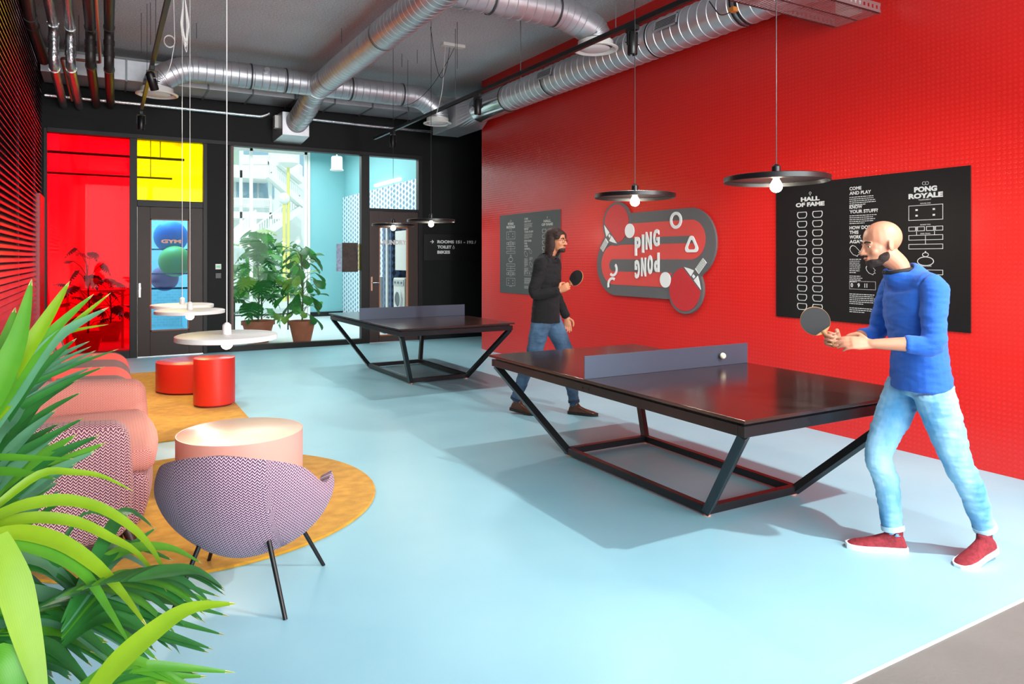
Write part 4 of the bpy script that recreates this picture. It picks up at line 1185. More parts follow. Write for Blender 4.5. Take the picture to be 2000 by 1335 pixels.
        q0, q1 = sorted((V(1.674), V(1.74))); t_.prism([(a+0.133, q0), (a+0.137, q0), (a+0.137, q1), (a+0.133, q1)], org, AX, AY, AN, 0.0006)
    col(1, 1.553); col(-1, 1.553)
    for s_, v in (('ROUND ONE', 1.990), ('ROUND TWO', 1.822), ('SEMI FINAL', 1.752)):
        tx(s_, cP+0.095, cP+0.175, v, v+0.009, 0.015); tx(s_, cP+0.095, cP+0.175, 3.106-v-0.009, 3.106-v, 0.015)
    c2 = U(cP+0.135)
    t_.ring2d(circ(c2, 1.538, 0.066, 32, ry=0.037), circ(c2, 1.538, 0.060, 32, ry=0.031), org, AX, AY, AN, 0.0006)
    t_.ring2d(circ(c2, 1.59, 0.026, 20, ry=0.018), circ(c2, 1.59, 0.021, 20, ry=0.013), org, AX, AY, AN, 0.0006)
    t_.prism(circ(c2, 1.612, 0.006, 12), org, AX, AY, AN, 0.0006)
    tx('CHAMPION', cP+0.09, cP+0.18, 1.496, 1.507, 0.02)
    t_.build('printing', mat('poster_print', 'c2c2be', 0.6), o)
    return o
poster(4.631, 'large black tournament poster on the red wall behind the man in blue', False, pb_m)
poster(10.122, 'smaller looking dark grey tournament poster behind the man in the black sweater', True, mat('poster_grey', '4a4d4d', 0.45))
# ------------------------------------------------------------------ people
def ell(mb, c_, r, M=None, n=20):
    vs = []; fs = []
    for i in range(n+1):
        ph = PI*i/n
        for k in range(n):
            a = 2*PI*k/n
            p = Vector((r[0]*math.sin(ph)*math.cos(a), r[1]*math.sin(ph)*math.sin(a), r[2]*math.cos(ph)))
            if M is not None: p = M @ p
            vs.append(Vector(c_)+p)
    for i in range(n):
        for k in range(n):
            k2 = (k+1) % n; fs.append((i*n+k, (i+1)*n+k, (i+1)*n+k2, i*n+k2))
    mb.add(vs, fs)

def limb(mb, pts, radii, side=(0, 1, 0), n=18, caps=True):
    """tapering limb: radii entries are r or (r along side, r across)"""
    pts = [Vector(p) for p in pts]; rr = [(r, r) if isinstance(r, (int, float)) else r for r in radii]
    # densify with catmull-rom
    P, Q = [], []
    K = len(pts)
    for i in range(K-1):
        p0, p1, p2, p3 = pts[max(i-1, 0)], pts[i], pts[i+1], pts[min(i+2, K-1)]
        for j in range(5):
            t_ = j/5
            P.append(0.5*((2*p1)+(p2-p0)*t_+(2*p0-5*p1+4*p2-p3)*t_*t_+(3*p1-p0-3*p2+p3)*t_**3))
            Q.append(tuple(rr[i][a]*(1-t_)+rr[i+1][a]*t_ for a in (0, 1)))
    P.append(pts[-1]); Q.append(rr[-1])
    if caps:
        d0 = (P[0]-P[1]).normalized(); d1 = (P[-1]-P[-2]).normalized(); h0 = []; h1 = []
        for k in (0.95, 0.75, 0.45):
            s_ = math.sqrt(1-k*k); h0.append((P[0]+d0*min(Q[0])*k, (Q[0][0]*s_, Q[0][1]*s_)))
            h1.insert(0, (P[-1]+d1*min(Q[-1])*k, (Q[-1][0]*s_, Q[-1][1]*s_)))
        P = [a for a, b in h0]+P+[a for a, b in h1]; Q = [b for a, b in h0]+Q+[b for a, b in h1]
    sd = Vector(side); vs = []; K = len(P)
    for i, p in enumerate(P):
        t_ = (P[min(i+1, K-1)]-P[max(i-1, 0)]).normalized()
        u = (sd-t_*sd.dot(t_)).normalized(); v = t_.cross(u)
        for k in range(n):
            a = 2*PI*k/n; vs.append(p+u*math.cos(a)*Q[i][0]+v*math.sin(a)*Q[i][1])
    fs = [(i*n+k, i*n+(k+1) % n, (i+1)*n+(k+1) % n, (i+1)*n+k) for i in range(K-1) for k in range(n)]
    fs += [tuple(range(n-1, -1, -1)), tuple((K-1)*n+k for k in range(n))]
    mb.add(vs, fs)

def fuse(mb, name, mats, parent, M, voxel=0.006, smooth=5, fn=None, wrinkle=0):
    """melt overlapping volumes into one continuous surface"""
    me = bpy.data.meshes.new('raw'); me.from_pydata(mb.v, [], mb.f); me.update()
    bm_ = bmesh.new(); bm_.from_mesh(me); bmesh.ops.recalc_face_normals(bm_, faces=bm_.faces); bm_.to_mesh(me); bm_.free()
    ob_ = bpy.data.objects.new('raw', me)
    m1 = ob_.modifiers.new('r', 'REMESH'); m1.mode = 'VOXEL'; m1.voxel_size = voxel
    m2 = ob_.modifiers.new('s', 'SMOOTH'); m2.factor = 0.5; m2.iterations = smooth
    out = evaluated_mesh(ob_)
    bpy.data.meshes.remove(me)
    if wrinkle:
        import numpy as np
        N_ = np.empty(len(out.vertices)*3); out.vertices.foreach_get('normal', N_); N_ = N_.reshape(-1, 3)
        C_ = np.empty(len(out.vertices)*3); out.vertices.foreach_get('co', C_); C_ = C_.reshape(-1, 3); D_ = C_.copy()
        for vi in range(len(C_)):
            c_ = Vector(C_[vi]); q = noise.noise(Vector((c_.x*9, c_.y*9, c_.z*26)))+0.5*noise.noise(Vector((c_.x*22, c_.y*22, c_.z*60)))
            D_[vi] += N_[vi]*(q*wrinkle)
        out.vertices.foreach_set('co', D_.ravel())
    out.materials.clear()
    if not isinstance(mats, (list, tuple)): mats = [mats]
    for m_ in mats: out.materials.append(m_)
    out.polygons.foreach_set('use_smooth', [True]*len(out.polygons))
    if fn: out.polygons.foreach_set('material_index', [fn(p.center) for p in out.polygons])
    out.transform(M); out.update()
    o = bpy.data.objects.new(name, out); COL.objects.link(o)
    if parent is not None:
        o.parent = parent; o.matrix_parent_inverse = parent.matrix_basis.inverted()
    return o

def hand(mb, wrist, d, pal, thumb, curls, sc=1.0, tc=0.5):
    """wrist point, direction of the hand, palm normal (where the fingers curl to), thumb side"""
    d = Vector(d).normalized(); pal = Vector(pal); pal = (pal-d*pal.dot(d)).normalized()
    s = Vector(thumb); s = (s-d*s.dot(d)-pal*s.dot(pal)).normalized(); w0 = Vector(wrist)
    limb(mb, [w0-d*0.02, w0+d*0.02*sc, w0+d*0.055*sc, w0+d*0.088*sc], [(0.024*sc, 0.019*sc), (0.031*sc, 0.018*sc), (0.039*sc, 0.0165*sc), (0.038*sc, 0.0125*sc)], s, 14)
    for i, (off, ln, r) in enumerate(((0.029, 0.074, 0.0086), (0.0095, 0.083, 0.0088), (-0.0105, 0.076, 0.0084), (-0.029, 0.060, 0.0074))):
        c_ = curls[i]; p = w0+d*(0.088 if i in (1, 2) else 0.083)*sc+s*off*sc; P = [p-d*0.02*sc, p]; ang = 0
        spread = s*(off*0.9)
        for L_, cc_ in ((0.45, c_*0.8), (0.30, c_*1.1), (0.25, c_*0.8)):
            ang += cc_; dd = (d*math.cos(ang)+pal*math.sin(ang)+spread*math.cos(ang)).normalized()
            p = p+dd*ln*L_*sc; P.append(p)
        limb(mb, P, [r*1.05*sc, r*1.1*sc, r*sc, r*0.93*sc, r*0.8*sc], s, 10)
    p = w0+d*0.022*sc+s*0.026*sc; q = p+(d*0.6+s*0.75+pal*0.25).normalized()*0.038*sc
    q2 = q+(d*(1-tc*0.4)+s*(0.35-tc*0.5)+pal*tc).normalized()*0.032*sc; q3 = q2+(d*(1-tc*0.5)+s*(-0.1-tc*0.3)+pal*tc*1.1).normalized()*0.026*sc
    limb(mb, [p, q, q2, q3], [0.0145*sc, 0.0125*sc, 0.0108*sc, 0.0085*sc], d, 10)

def head_parts(mb, H, beard=False):
    """head volumes in head space (x forward, y left, z up), H places them"""
    def E(c_, r, Rm=None):
        Mr = H.to_3x3() @ (Rm.to_3x3() if Rm is not None else Matrix.Identity(3))
        ell(mb, H @ Vector(c_), r, Mr, 18)
    E((-0.012, 0, 0.035), (0.099, 0.077, 0.088)); E((0.028, 0, -0.012), (0.070, 0.063, 0.092))
    E((0.035, 0, -0.062), (0.058, 0.050, 0.045)); E((0.075, 0, -0.092), (0.022, 0.024, 0.018))
    E((0.075, 0, 0.022), (0.018, 0.048, 0.012))                                  # brow
    limb(mb, [H @ Vector((0.088, 0, 0.012)), H @ Vector((0.103, 0, -0.012)), H @ Vector((0.112, 0, -0.028))], [0.008, 0.0105, 0.013], H.to_3x3() @ Vector((0, 1, 0)), 10)
    E((0.1, 0.011, -0.032), (0.012, 0.008, 0.008)); E((0.1, -0.011, -0.032), (0.012, 0.008, 0.008))
    E((0.089, 0, -0.056), (0.012, 0.024, 0.0075)); E((0.087, 0, -0.067), (0.012, 0.020, 0.007))
    for s_ in (-1, 1):
        E((0.0765, s_*0.030, 0.0125), (0.0125, 0.0145, 0.0065)); E((0.0745, s_*0.030, -0.009), (0.0125, 0.014, 0.005))
        E((0.056, s_*0.036, -0.027), (0.030, 0.022, 0.026))                       # cheek
        E((-0.008, s_*0.078, -0.008), (0.018, 0.008, 0.031), Matrix.Rotation(s_*0.35, 3, 'Z'))

def head_details(H, parent, M, iris, brow_m):
    for s_ in (-1, 1):
        e_ = MB(); ell(e_, H @ Vector((0.0755, s_*0.030, 0.003)), (0.0118, 0.0118, 0.0118), None, 14)
        e_.xf(M).build('eye', mat('eye_white', 'e8e2da', 0.25), parent, smooth=180)
        e_ = MB(); ell(e_, H @ Vector((0.0838, s_*0.0305, 0.003)), (0.0042, 0.0062, 0.0062), H.to_3x3(), 10)
        e_.xf(M).build('iris', iris, parent, smooth=180)
        e_ = MB(); limb(e_, [H @ Vector((0.094, s_*0.014, 0.026)), H @ Vector((0.093, s_*0.032, 0.031)), H @ Vector((0.08, s_*0.05, 0.024))], [0.004, 0.0045, 0.003], H.to_3x3() @ Vector((0, 0, 1)), 8)
        e_.xf(M).build('eyebrow', brow_m, parent, smooth=180)
    e_ = MB(); ell(e_, H @ Vector((0.095, 0, -0.060)), (0.008, 0.022, 0.0065), H.to_3x3(), 12)
    e_.xf(M).build('lips', mat('lips', 'b06a5c', 0.5), parent, smooth=180)

def shoe(parent, M, heel, d, up_m, sole_m, nm='shoe', L=0.295, pitch=0.0, h_ankle=0.10, W=0.1, seamless=True):
    d = Vector(d); d.z = 0; d.normalize(); s = Vector((-d.y, d.x, 0))
    T = Matrix.Translation(Vector(heel)) @ Matrix(((d.x, s.x, 0, 0), (d.y, s.y, 0, 0), (0, 0, 1, 0), (0, 0, 0, 1)))
    if pitch: # lift the heel, pivot at the ball of the foot
        b = Vector((L*0.72, 0, 0)); T = T @ Matrix.Translation(b) @ Matrix.Rotation(pitch, 4, 'Y') @ Matrix.Translation(-b)
    root = bpy.data.objects.new(nm, None); COL.objects.link(root); root.parent = parent; root.matrix_parent_inverse = parent.matrix_basis.inverted(); root.matrix_basis = M @ T
    G_ = M @ T
    n = 24; rings = []
    prof = [(-0.004, 0.020, 0.03, 0.05), (0.01, 0.033, 0.075, 0.055), (0.04, 0.037, h_ankle, 0.06), (0.085, 0.038, h_ankle*0.98, 0.055), (0.12, 0.038, 0.085, 0.05), (0.16, 0.043, 0.068, 0.03), (0.205, 0.047, 0.054, 0.02), (0.25, 0.044, 0.044, 0.015), (0.28, 0.032, 0.034, 0.01), (0.294, 0.012, 0.024, 0.0)]
    k = L/0.295; up = MB(); vs = []
    for (x, hw, hh, _) in prof:
        for j in range(n):
            a = 2*PI*j/n; ca, sa = math.cos(a), math.sin(a)
            y = hw*W/0.1*math.copysign(abs(ca)**0.8, ca); z = 0.022+(hh-0.022)*max(0, sa)**0.9 if sa > 0 else 0.018
            vs.append((x*k, y, z))
    up.add(vs, [(i*n+j, (i+1)*n+j, (i+1)*n+(j+1) % n, i*n+(j+1) % n) for i in range(len(prof)-1) for j in range(n)]+[tuple(range(n)), tuple(len(prof)*n-1-j for j in range(n))])
    limb(up, [(0.062*k, 0, 0.05), (0.055*k, 0, h_ankle+0.012)], [(0.036, 0.05), (0.033, 0.043)], (0, 1, 0), 18, caps=False)
    o = fuse(up, 'shoe_upper', up_m, root, G_, 0.005, 3)
    so_ = MB(); out = []
    for (x, hw, *_r) in prof: out.append((x*k-0.003+(0.006 if x > 0.28 else 0), hw*W/0.1+0.006))
    poly = [(x, -y) for x, y in out]+[(x, y) for x, y in out[::-1]]
    for z0, z1, g_ in ((0.0, 0.010, -0.003), (0.010, 0.028, 0.0)):
        so_.prism([(x, y*(1+g_*8)) for x, y in poly], (0, 0, z0), (1, 0, 0), (0, 1, 0), (0, 0, 1), z1-z0)
    so_.xf(G_).build('sole', sole_m, root, smooth=40)
    return root

def paddle(name, M, c_, hd, nrm, lab, grip=None, face='1d1d1f'):
    """blade centre c_, handle direction hd, face normal nrm"""
    o = thing(name, M @ Vector(c_), lab, 'paddle')
    hd = Vector(hd).normalized(); nr = Vector(nrm); nr = (nr-hd*nr.dot(hd)).normalized(); s = hd.cross(nr); c_ = Vector(c_)
    pl = [(0.078*math.cos(a)*1.04, 0.075*math.sin(a)) for a in [2*PI*k/40 for k in range(40)]]
    MB().prism(pl, c_-nr*0.0035, hd, s, nr, 0.007).xf(M).build('blade', mat('paddle_ply', 'b88a58', 0.5), o)
    for sg, cm in ((1, mat('paddle_rubber_'+face, face, 0.5)), (-1, mat('paddle_rubber_r', '8c1d1a', 0.5))):
        MB().prism([(x*0.985, y*0.985) for x, y in pl if x < 0.068] , c_+nr*(0.0036*sg if sg > 0 else -0.0056), hd, s, nr, 0.002).xf(M).build('rubber', cm, o)
    h_ = MB(); limb(h_, [c_+hd*0.070, c_+hd*0.10, c_+hd*0.165], [(0.014, 0.009), (0.013, 0.011), (0.016, 0.012)], s, 14)
    h_.xf(M).build('handle', mat('paddle_handle', '9a6c40', 0.5), o, smooth=60)
    return o

def frame_mat(O, f):
    f = Vector((f[0], f[1], 0)).normalized(); l_ = Vector((-f.y, f.x, 0))
    return Matrix(((f.x, l_.x, 0, O[0]), (f.y, l_.y, 0, O[1]), (0, 0, 1, 0), (0, 0, 0, 1)))

def skin_mat(name, c1):
    m = mat(name, c1, 0.5); b = m.node_tree.nodes['Principled BSDF']
    b.inputs['Subsurface Weight'].default_value = 0.08; b.inputs['Subsurface Radius'].default_value = (0.02, 0.008, 0.004); return m

def denim(name, dark, lite, sc=1.0):
    m = mat(name, lite, 0.85)
    g = NG(m); b = m.node_tree.nodes['Principled BSDF']
    tc = g.n('ShaderNodeTexCoord'); mp = g.n('ShaderNodeMapping'); mp.inputs['Scale'].default_value = (7, 7, 3.2)
    nz = g.n('ShaderNodeTexNoise'); nz.inputs['Scale'].default_value = 1.0; nz.inputs['Detail'].default_value = 6
    g.l(tc.outputs['Object'], mp.inputs[0]); g.l(mp.outputs[0], nz.inputs['Vector'])
    g.l(mix_rgb(g, g.m('MULTIPLY_ADD', nz.outputs['Fac'], 2.4, -0.7), srgb(dark), srgb(lite)), b.inputs['Base Color'])
    n2 = g.n('ShaderNodeTexNoise'); n2.inputs['Scale'].default_value = 320; g.l(tc.outputs['Object'], n2.inputs['Vector'])
    bp = g.n('ShaderNodeBump'); bp.inputs['Strength'].default_value = 0.4; bp.inputs['Distance'].default_value = 0.002
    g.l(n2.outputs['Fac'], bp.inputs['Height']); g.l(bp.outputs[0], b.inputs['Normal'])
    return m

def build_person(O, f, J, mats, lab, opts):
    M = frame_mat(O, f)
    root = thing('person', (O[0], O[1], 0), lab, 'person')
    sk = mats['skin']
    Hd = Matrix.Translation(J['head']) @ Matrix.Rotation(opts.get('turn', 0), 4, 'Z') @ Matrix.Rotation(opts.get('nod', 0.1), 4, 'Y')
    y = (0, 1, 0)
    # --- body: one continuous surface
    b = MB(); head_parts(b, Hd)
    nk = Vector(J['neck'])
    limb(b, [nk-Vector((0.01, 0, 0.06)), nk+Vector((0.0, 0, 0.02)), Hd @ Vector((-0.02, 0, -0.06))], [0.05, 0.054, 0.055], y)
    limb(b, [J['pelvis'], J['waist'], J['chest'], J['collar']], [(0.14, 0.09), (0.12, 0.08), (0.14, 0.085), (0.11, 0.06)], y, 22)
    for sd in ('L', 'R'):
        s, e, w_ = J['sh'+sd], J['el'+sd], J['wr'+sd]
        limb(b, [s, Vector(s).lerp(Vector(e), 0.45), e, Vector(e).lerp(Vector(w_), 0.35), w_], [0.042, 0.04, 0.036, 0.039, (0.028, 0.022)], y)
        h_, k, a = J['hip'+sd], J['kn'+sd], J['an'+sd]
        limb(b, [h_, Vector(h_).lerp(Vector(k), 0.4), k, Vector(k).lerp(Vector(a), 0.35)+Vector((-0.012, 0, 0)), a], [0.082, 0.075, 0.052, 0.052, 0.036], y)
        hand(b, w_, *opts['hand'+sd])
    def idx(c_): return 0
    body = fuse(b, 'body', sk, root, M, 0.0042, 5)
    head_details(Hd, body, M, mat('iris_dark', '2c1c12', 0.2), mats['hair'])
    # --- sweater
    t_ = MB(); q = opts.get('bulk', 0.0)
    P_ = [Vector(J['pelvis'])+Vector((-0.004, 0, opts['hem'])), J['waist'], J['chest'], J['collar'], nk+Vector((-0.004, 0, -0.02)), nk+Vector((0.002, 0, -0.008))]
    limb(t_, P_, [(0.186+q, 0.138+q), (0.166+q, 0.122+q), (0.185+q, 0.127+q), (0.165, 0.116), (0.086, 0.080), (0.066, 0.064)], y, 26, caps=False)
    for sd in ('L', 'R'):
        s, e, w_ = Vector(J['sh'+sd]), Vector(J['el'+sd]), Vector(J['wr'+sd]); cuff = e.lerp(w_, opts['sleeve'])
        limb(t_, [Vector(J['collar'])*0.5+s*0.5, s, s.lerp(e, 0.45), e, cuff], [0.08, 0.068, 0.062, 0.054, 0.043+q*0.3], y)
        limb(t_, [cuff, cuff+(w_-e).normalized()*0.02], [0.046, 0.044], y, caps=False)
    fuse(t_, 'sweater', mats['top'], root, M, 0.006, 5, wrinkle=0.006)
    cl = MB(); c0 = nk+Vector((0.004, 0, -0.012))
    cl.tube([c0+Vector((0.0+0.066*math.cos(a)-0.002, 0.066*math.sin(a), 0.010-0.012*math.cos(a))) for a in [2*PI*k/30 for k in range(31)]], 0.011, 10)
    cl.xf(M).build('collar', mats['collar'], root, smooth=180)
    # --- trousers
    j = MB()
    pv = Vector(J['pelvis'])
    limb(j, [pv+Vector((0, 0, -0.10)), pv+Vector((-0.01, 0, -0.03)), pv+Vector((0, 0, 0.05)), pv+Vector((0, 0, 0.085))], [(0.15, 0.10), (0.164, 0.115), (0.152, 0.102), (0.145, 0.095)], y, 26, caps=False)
    for sd in ('L', 'R'):
        h_, k, a = Vector(J['hip'+sd]), Vector(J['kn'+sd]), Vector(J['an'+sd])
        limb(j, [h_, h_.lerp(k, 0.4), k, k.lerp(a, 0.35)+Vector((-0.014, 0, 0)), a.lerp(k, 0.08), a+Vector((0, 0, 0.005))], [(0.092, 0.105), (0.083, 0.094), (0.064, 0.069), (0.062, 0.066), 0.052, 0.054], y, caps=False)
    fuse(j, 'jeans', mats['jeans'], root, M, 0.006, 4, wrinkle=0.007)
    for sd in ('L', 'R'):
        a = Vector(J['an'+sd]); k = Vector(J['kn'+sd]); dd = (k-a).normalized()
        c_ = MB(); limb(c_, [a-dd*0.004, a+dd*0.022], [0.057, 0.0575], y, 22, caps=False); c_.xf(M).build('jeans_cuff', mats['cuff'], root, smooth=50)
    return root, body, M, Hd

# ---- man in blue
J = dict(head=Vector((0.185, 0, 1.635)), neck=(0.095, 0, 1.50), collar=(0.035, 0, 1.42), chest=(0.02, 0, 1.28), waist=(-0.01, 0, 1.08), pelvis=(-0.02, 0, 0.92),
         shL=(0.01, 0.175, 1.405), elL=(0.06, 0.245, 1.135), wrL=(0.33, 0.17, 1.13), shR=(0.03, -0.175, 1.405), elR=(0.09, -0.23, 1.15), wrR=(0.345, -0.12, 1.10),
         hipL=(-0.03, 0.095, 0.88), knL=(-0.15, 0.115, 0.50), anL=(-0.325, 0.06, 0.155), hipR=(0.0, -0.095, 0.88), knR=(0.165, -0.07, 0.505), anR=(0.105, -0.035, 0.115))
O1 = (3.729, 2.182); f1 = (-0.867, 0.4985)
mats1 = dict(skin=skin_mat('skin_light', 'bd8266'), top=mat('cobalt_knit', '1f5fc0', 0.9, sheen=0.4, bump=0.3, bscale=300), collar=mat('navy_black', '14161c', 0.8),
             jeans=denim('washed_denim', '4f94c4', 'a9d4ea'), hair=mat('dark_beard', '2a1d17', 0.8, bump=0.8, bscale=400), cuff=mat('pale_cuff', 'b8d8ea', 0.85))
o1 = dict(handL=((0.96, -0.12, 0.05), (0.1, -0.75, -0.5), (0.15, -0.45, 0.9), (0.25, 0.3, 0.38, 0.45), 1.0, 0.4),
          handR=((0.92, 0.15, 0.28), (0.0, 1.0, 0.1), (-0.2, 0.05, 1.0), (0.95, 1.0, 1.05, 1.05), 1.0, 0.9), hem=-0.04, sleeve=0.36, nod=0.18, turn=0.0, bulk=0.0)
P1, body1, M1, H1 = build_person(O1, f1, J, mats1, 'person in cobalt blue sweater, light jeans and maroon sneakers holding a paddle', o1)
# beard and cropped hair
bd = MB()
for c_, r in (((0.045, 0, -0.078), (0.052, 0.050, 0.032)), ((0.022, 0.040, -0.055), (0.034, 0.022, 0.036)), ((0.022, -0.040, -0.055), (0.034, 0.022, 0.036)), ((0.074, 0, -0.090), (0.024, 0.028, 0.024)), ((0.092, 0, -0.047), (0.010, 0.024, 0.004))):
    ell(bd, H1 @ Vector(c_), r, H1.to_3x3(), 16)
fuse(bd, 'beard', mats1['hair'], body1, M1, 0.005, 2, wrinkle=0.002)
red_knit = mat('maroon_knit', '8c2630', 0.85, var=0.3, vscale=60, bump=0.5, bscale=220)
wsole = mat('white_sole', 'eceeee', 0.5)
shoe(P1, M1, (0.045, -0.022, 0.0), (0.28, -0.055, 0), red_knit, wsole, 'sneaker')
shoe(P1, M1, (-0.375, 0.045, 0.0), (0.265, 0.13, 0), red_knit, wsole, 'sneaker', pitch=0.16)
wr = Vector(J['wrR']); hd_ = Vector((0.92, 0.15, 0.28)).normalized(); pg = wr+hd_*0.085+Vector((0, 0.028, 0.0))
bdir = Vector((0.62, 0.0, 0.78)).normalized()
paddle('table_tennis_paddle', M1, pg+bdir*0.125, -bdir, (0.3, 1, 0), 'dark ping pong paddle held out by the person in the blue sweater')

# ---- man in black
J2 = dict(head=Vector((0.095, 0, 1.735)), neck=(0.03, 0, 1.585), collar=(0.0, 0, 1.52), chest=(0.0, 0, 1.37), waist=(-0.015, 0, 1.14), pelvis=(-0.02, 0, 0.98),
          shL=(0, 0.185, 1.50), elL=(-0.01, 0.25, 1.20), wrL=(0.11, 0.25, 0.955), shR=(0.0, -0.185, 1.50), elR=(-0.03, -0.255, 1.215), wrR=(0.19, -0.17, 1.245),
          hipL=(0.0, 0.095, 0.94), knL=(0.20, 0.10, 0.53), anL=(0.245, 0.10, 0.12), hipR=(-0.02, -0.095, 0.94), knR=(-0.13, -0.11, 0.52), anR=(-0.30, -0.115, 0.14))
O2 = (3.85, 5.98); f2 = (0.565, -0.822)
mats2 = dict(skin=skin_mat('skin_tan', 'bb7d5a'), top=mat('black_knit', '0b0b0e', 0.95, bump=0.2, bscale=300), collar=mat('black_rib', '1c1c20', 0.9),
             jeans=denim('dark_denim', '22384f', '4d6c8a'), hair=mat('dark_brown_hair', '2b1812', 0.6, bump=0.9, bscale=150), cuff=mat('navy_cuff', '1f3246', 0.85))
o2 = dict(handL=((0.15, 0.0, -1.0), (0.25, -1, 0), (1, 0.2, 0), (0.3, 0.35, 0.4, 0.45), 1.0, 0.3),
          handR=((0.86, 0.12, 0.45), (0.0, 1.0, 0.1), (-0.3, 0.05, 1.0), (0.95, 1.0, 1.05, 1.05), 1.0, 0.9), hem=-0.06, sleeve=0.9, nod=0.05, turn=-0.1, bulk=0.004)
P2, body2, M2, H2 = build_person(O2, f2, J2, mats2, 'person with long dark hair in a black sweater and dark jeans behind the near table', o2)
hr = MB()
for c_, r in (((-0.022, 0, 0.055), (0.103, 0.086, 0.082)), ((-0.065, 0, -0.02), (0.062, 0.082, 0.11)), ((-0.07, 0, -0.10), (0.048, 0.078, 0.075)), ((-0.02, 0.072, -0.04), (0.045, 0.022, 0.10)), ((-0.02, -0.072, -0.04), (0.045, 0.022, 0.10)), ((0.03, 0.06, 0.055), (0.05, 0.025, 0.045)), ((0.03, -0.06, 0.055), (0.05, 0.025, 0.045)), ((-0.035, 0.065, -0.12), (0.04, 0.022, 0.06)), ((-0.035, -0.065, -0.12), (0.04, 0.022, 0.06))):
    ell(hr, H2 @ Vector(c_), r, H2.to_3x3(), 18)
fuse(hr, 'hair', mats2['hair'], body2, M2, 0.006, 3, wrinkle=0.006)
bd = MB()
for c_, r in (((0.06, 0, -0.085), (0.04, 0.042, 0.03)), ((0.082, 0, -0.092), (0.022, 0.026, 0.022)), ((0.09, 0, -0.047), (0.012, 0.026, 0.005))):
    ell(bd, H2 @ Vector(c_), r, H2.to_3x3(), 14)
fuse(bd, 'beard', mats2['hair'], body2, M2, 0.005, 2, wrinkle=0.0015)
gl_ = MB()
for s_ in (-1, 1):
    gl_.tube([H2 @ Vector((0.099, s_*0.033+0.022*math.cos(a), 0.002+0.018*math.sin(a))) for a in [2*PI*k/20 for k in range(21)]], 0.0018, 6)
    gl_.tube([H2 @ Vector((0.098, s_*0.055, 0.006)), H2 @ Vector((0.0, s_*0.084, 0.008))], 0.0018, 6)
gl_.tube([H2 @ Vector((0.101, -0.011, 0.006)), H2 @ Vector((0.101, 0.011, 0.006))], 0.0018, 6)
gl_.xf(M2).build('glasses', black_metal, body2)
boot = mat('brown_leather', '4a2a1a', 0.3); bsole = mat('black_sole', '17120f', 0.6)
shoe(P2, M2, (0.19, 0.10, 0.0), (1, 0.02, 0), boot, bsole, 'boot', h_ankle=0.13, L=0.30, W=0.092)
shoe(P2, M2, (-0.355, -0.115, 0.0), (1, 0.0, 0), boot, bsole, 'boot', h_ankle=0.13, L=0.30, W=0.092, pitch=0.14)
wr = Vector(J2['wrR']); hd_ = Vector((0.86, 0.12, 0.45)).normalized(); pg = wr+hd_*0.085+Vector((0, 0.028, 0.0))
bdir = Vector((0.72, 0.0, 0.69)).normalized()
paddle('table_tennis_paddle', M2, pg+bdir*0.125, -bdir, (-0.5, -1, 0.1), 'black ping pong paddle raised by the person in the black sweater', face='161618')
# ------------------------------------------------------------------ foreground palm
def leaf_mat(name, c1, c2, rough=0.4):
    m = bpy.data.materials.new(name); m.use_nodes = True
    g = NG(m); nt = m.node_tree; b = nt.nodes['Principled BSDF']; out = nt.nodes['Material Output']
    tc = g.n('ShaderNodeTexCoord'); nz = g.n('ShaderNodeTexNoise'); nz.inputs['Scale'].default_value = 9; nz.inputs['Detail'].default_value = 4
    g.l(tc.outputs['Object'], nz.inputs['Vector'])
    uv = g.n('ShaderNodeUVMap'); sp = g.n('ShaderNodeSeparateXYZ'); g.l(uv.outputs[0], sp.inputs[0])
    vein = g.m('LESS_THAN', g.m('FRACT', g.m('MULTIPLY', sp.outputs[0], 15.0)), 0.3)
    f = g.m('ADD', g.m('MULTIPLY', nz.outputs['Fac'], 0.9), g.m('MULTIPLY', vein, 0.13))
    colr = mix_rgb(g, f, srgb(c1), srgb(c2)); g.l(colr, b.inputs['Base Color']); b.inputs['Roughness'].default_value = rough
    b.inputs['Specular IOR Level'].default_value = 0.35
    tl = g.n('ShaderNodeBsdfTranslucent'); g.l(colr, tl.inputs[0])
    mx = g.n('ShaderNodeMixShader'); mx.inputs[0].default_value = 0.35
    g.l(b.outputs[0], mx.inputs[1]); g.l(tl.outputs[0], mx.inputs[2]); g.l(mx.outputs[0], out.inputs[0])
    return m
lf = [leaf_mat('leaf_bright', '5c8c10', '92b824'), leaf_mat('leaf_mid', '357f22', '66a82e'), leaf_mat('leaf_deep', '1a5a2a', '3f8c3c'), leaf_mat('leaf_blue', '39794f', '70a884'), leaf_mat('leaf_dry', 'c8b46a', 'e6d8a4', 0.7)]

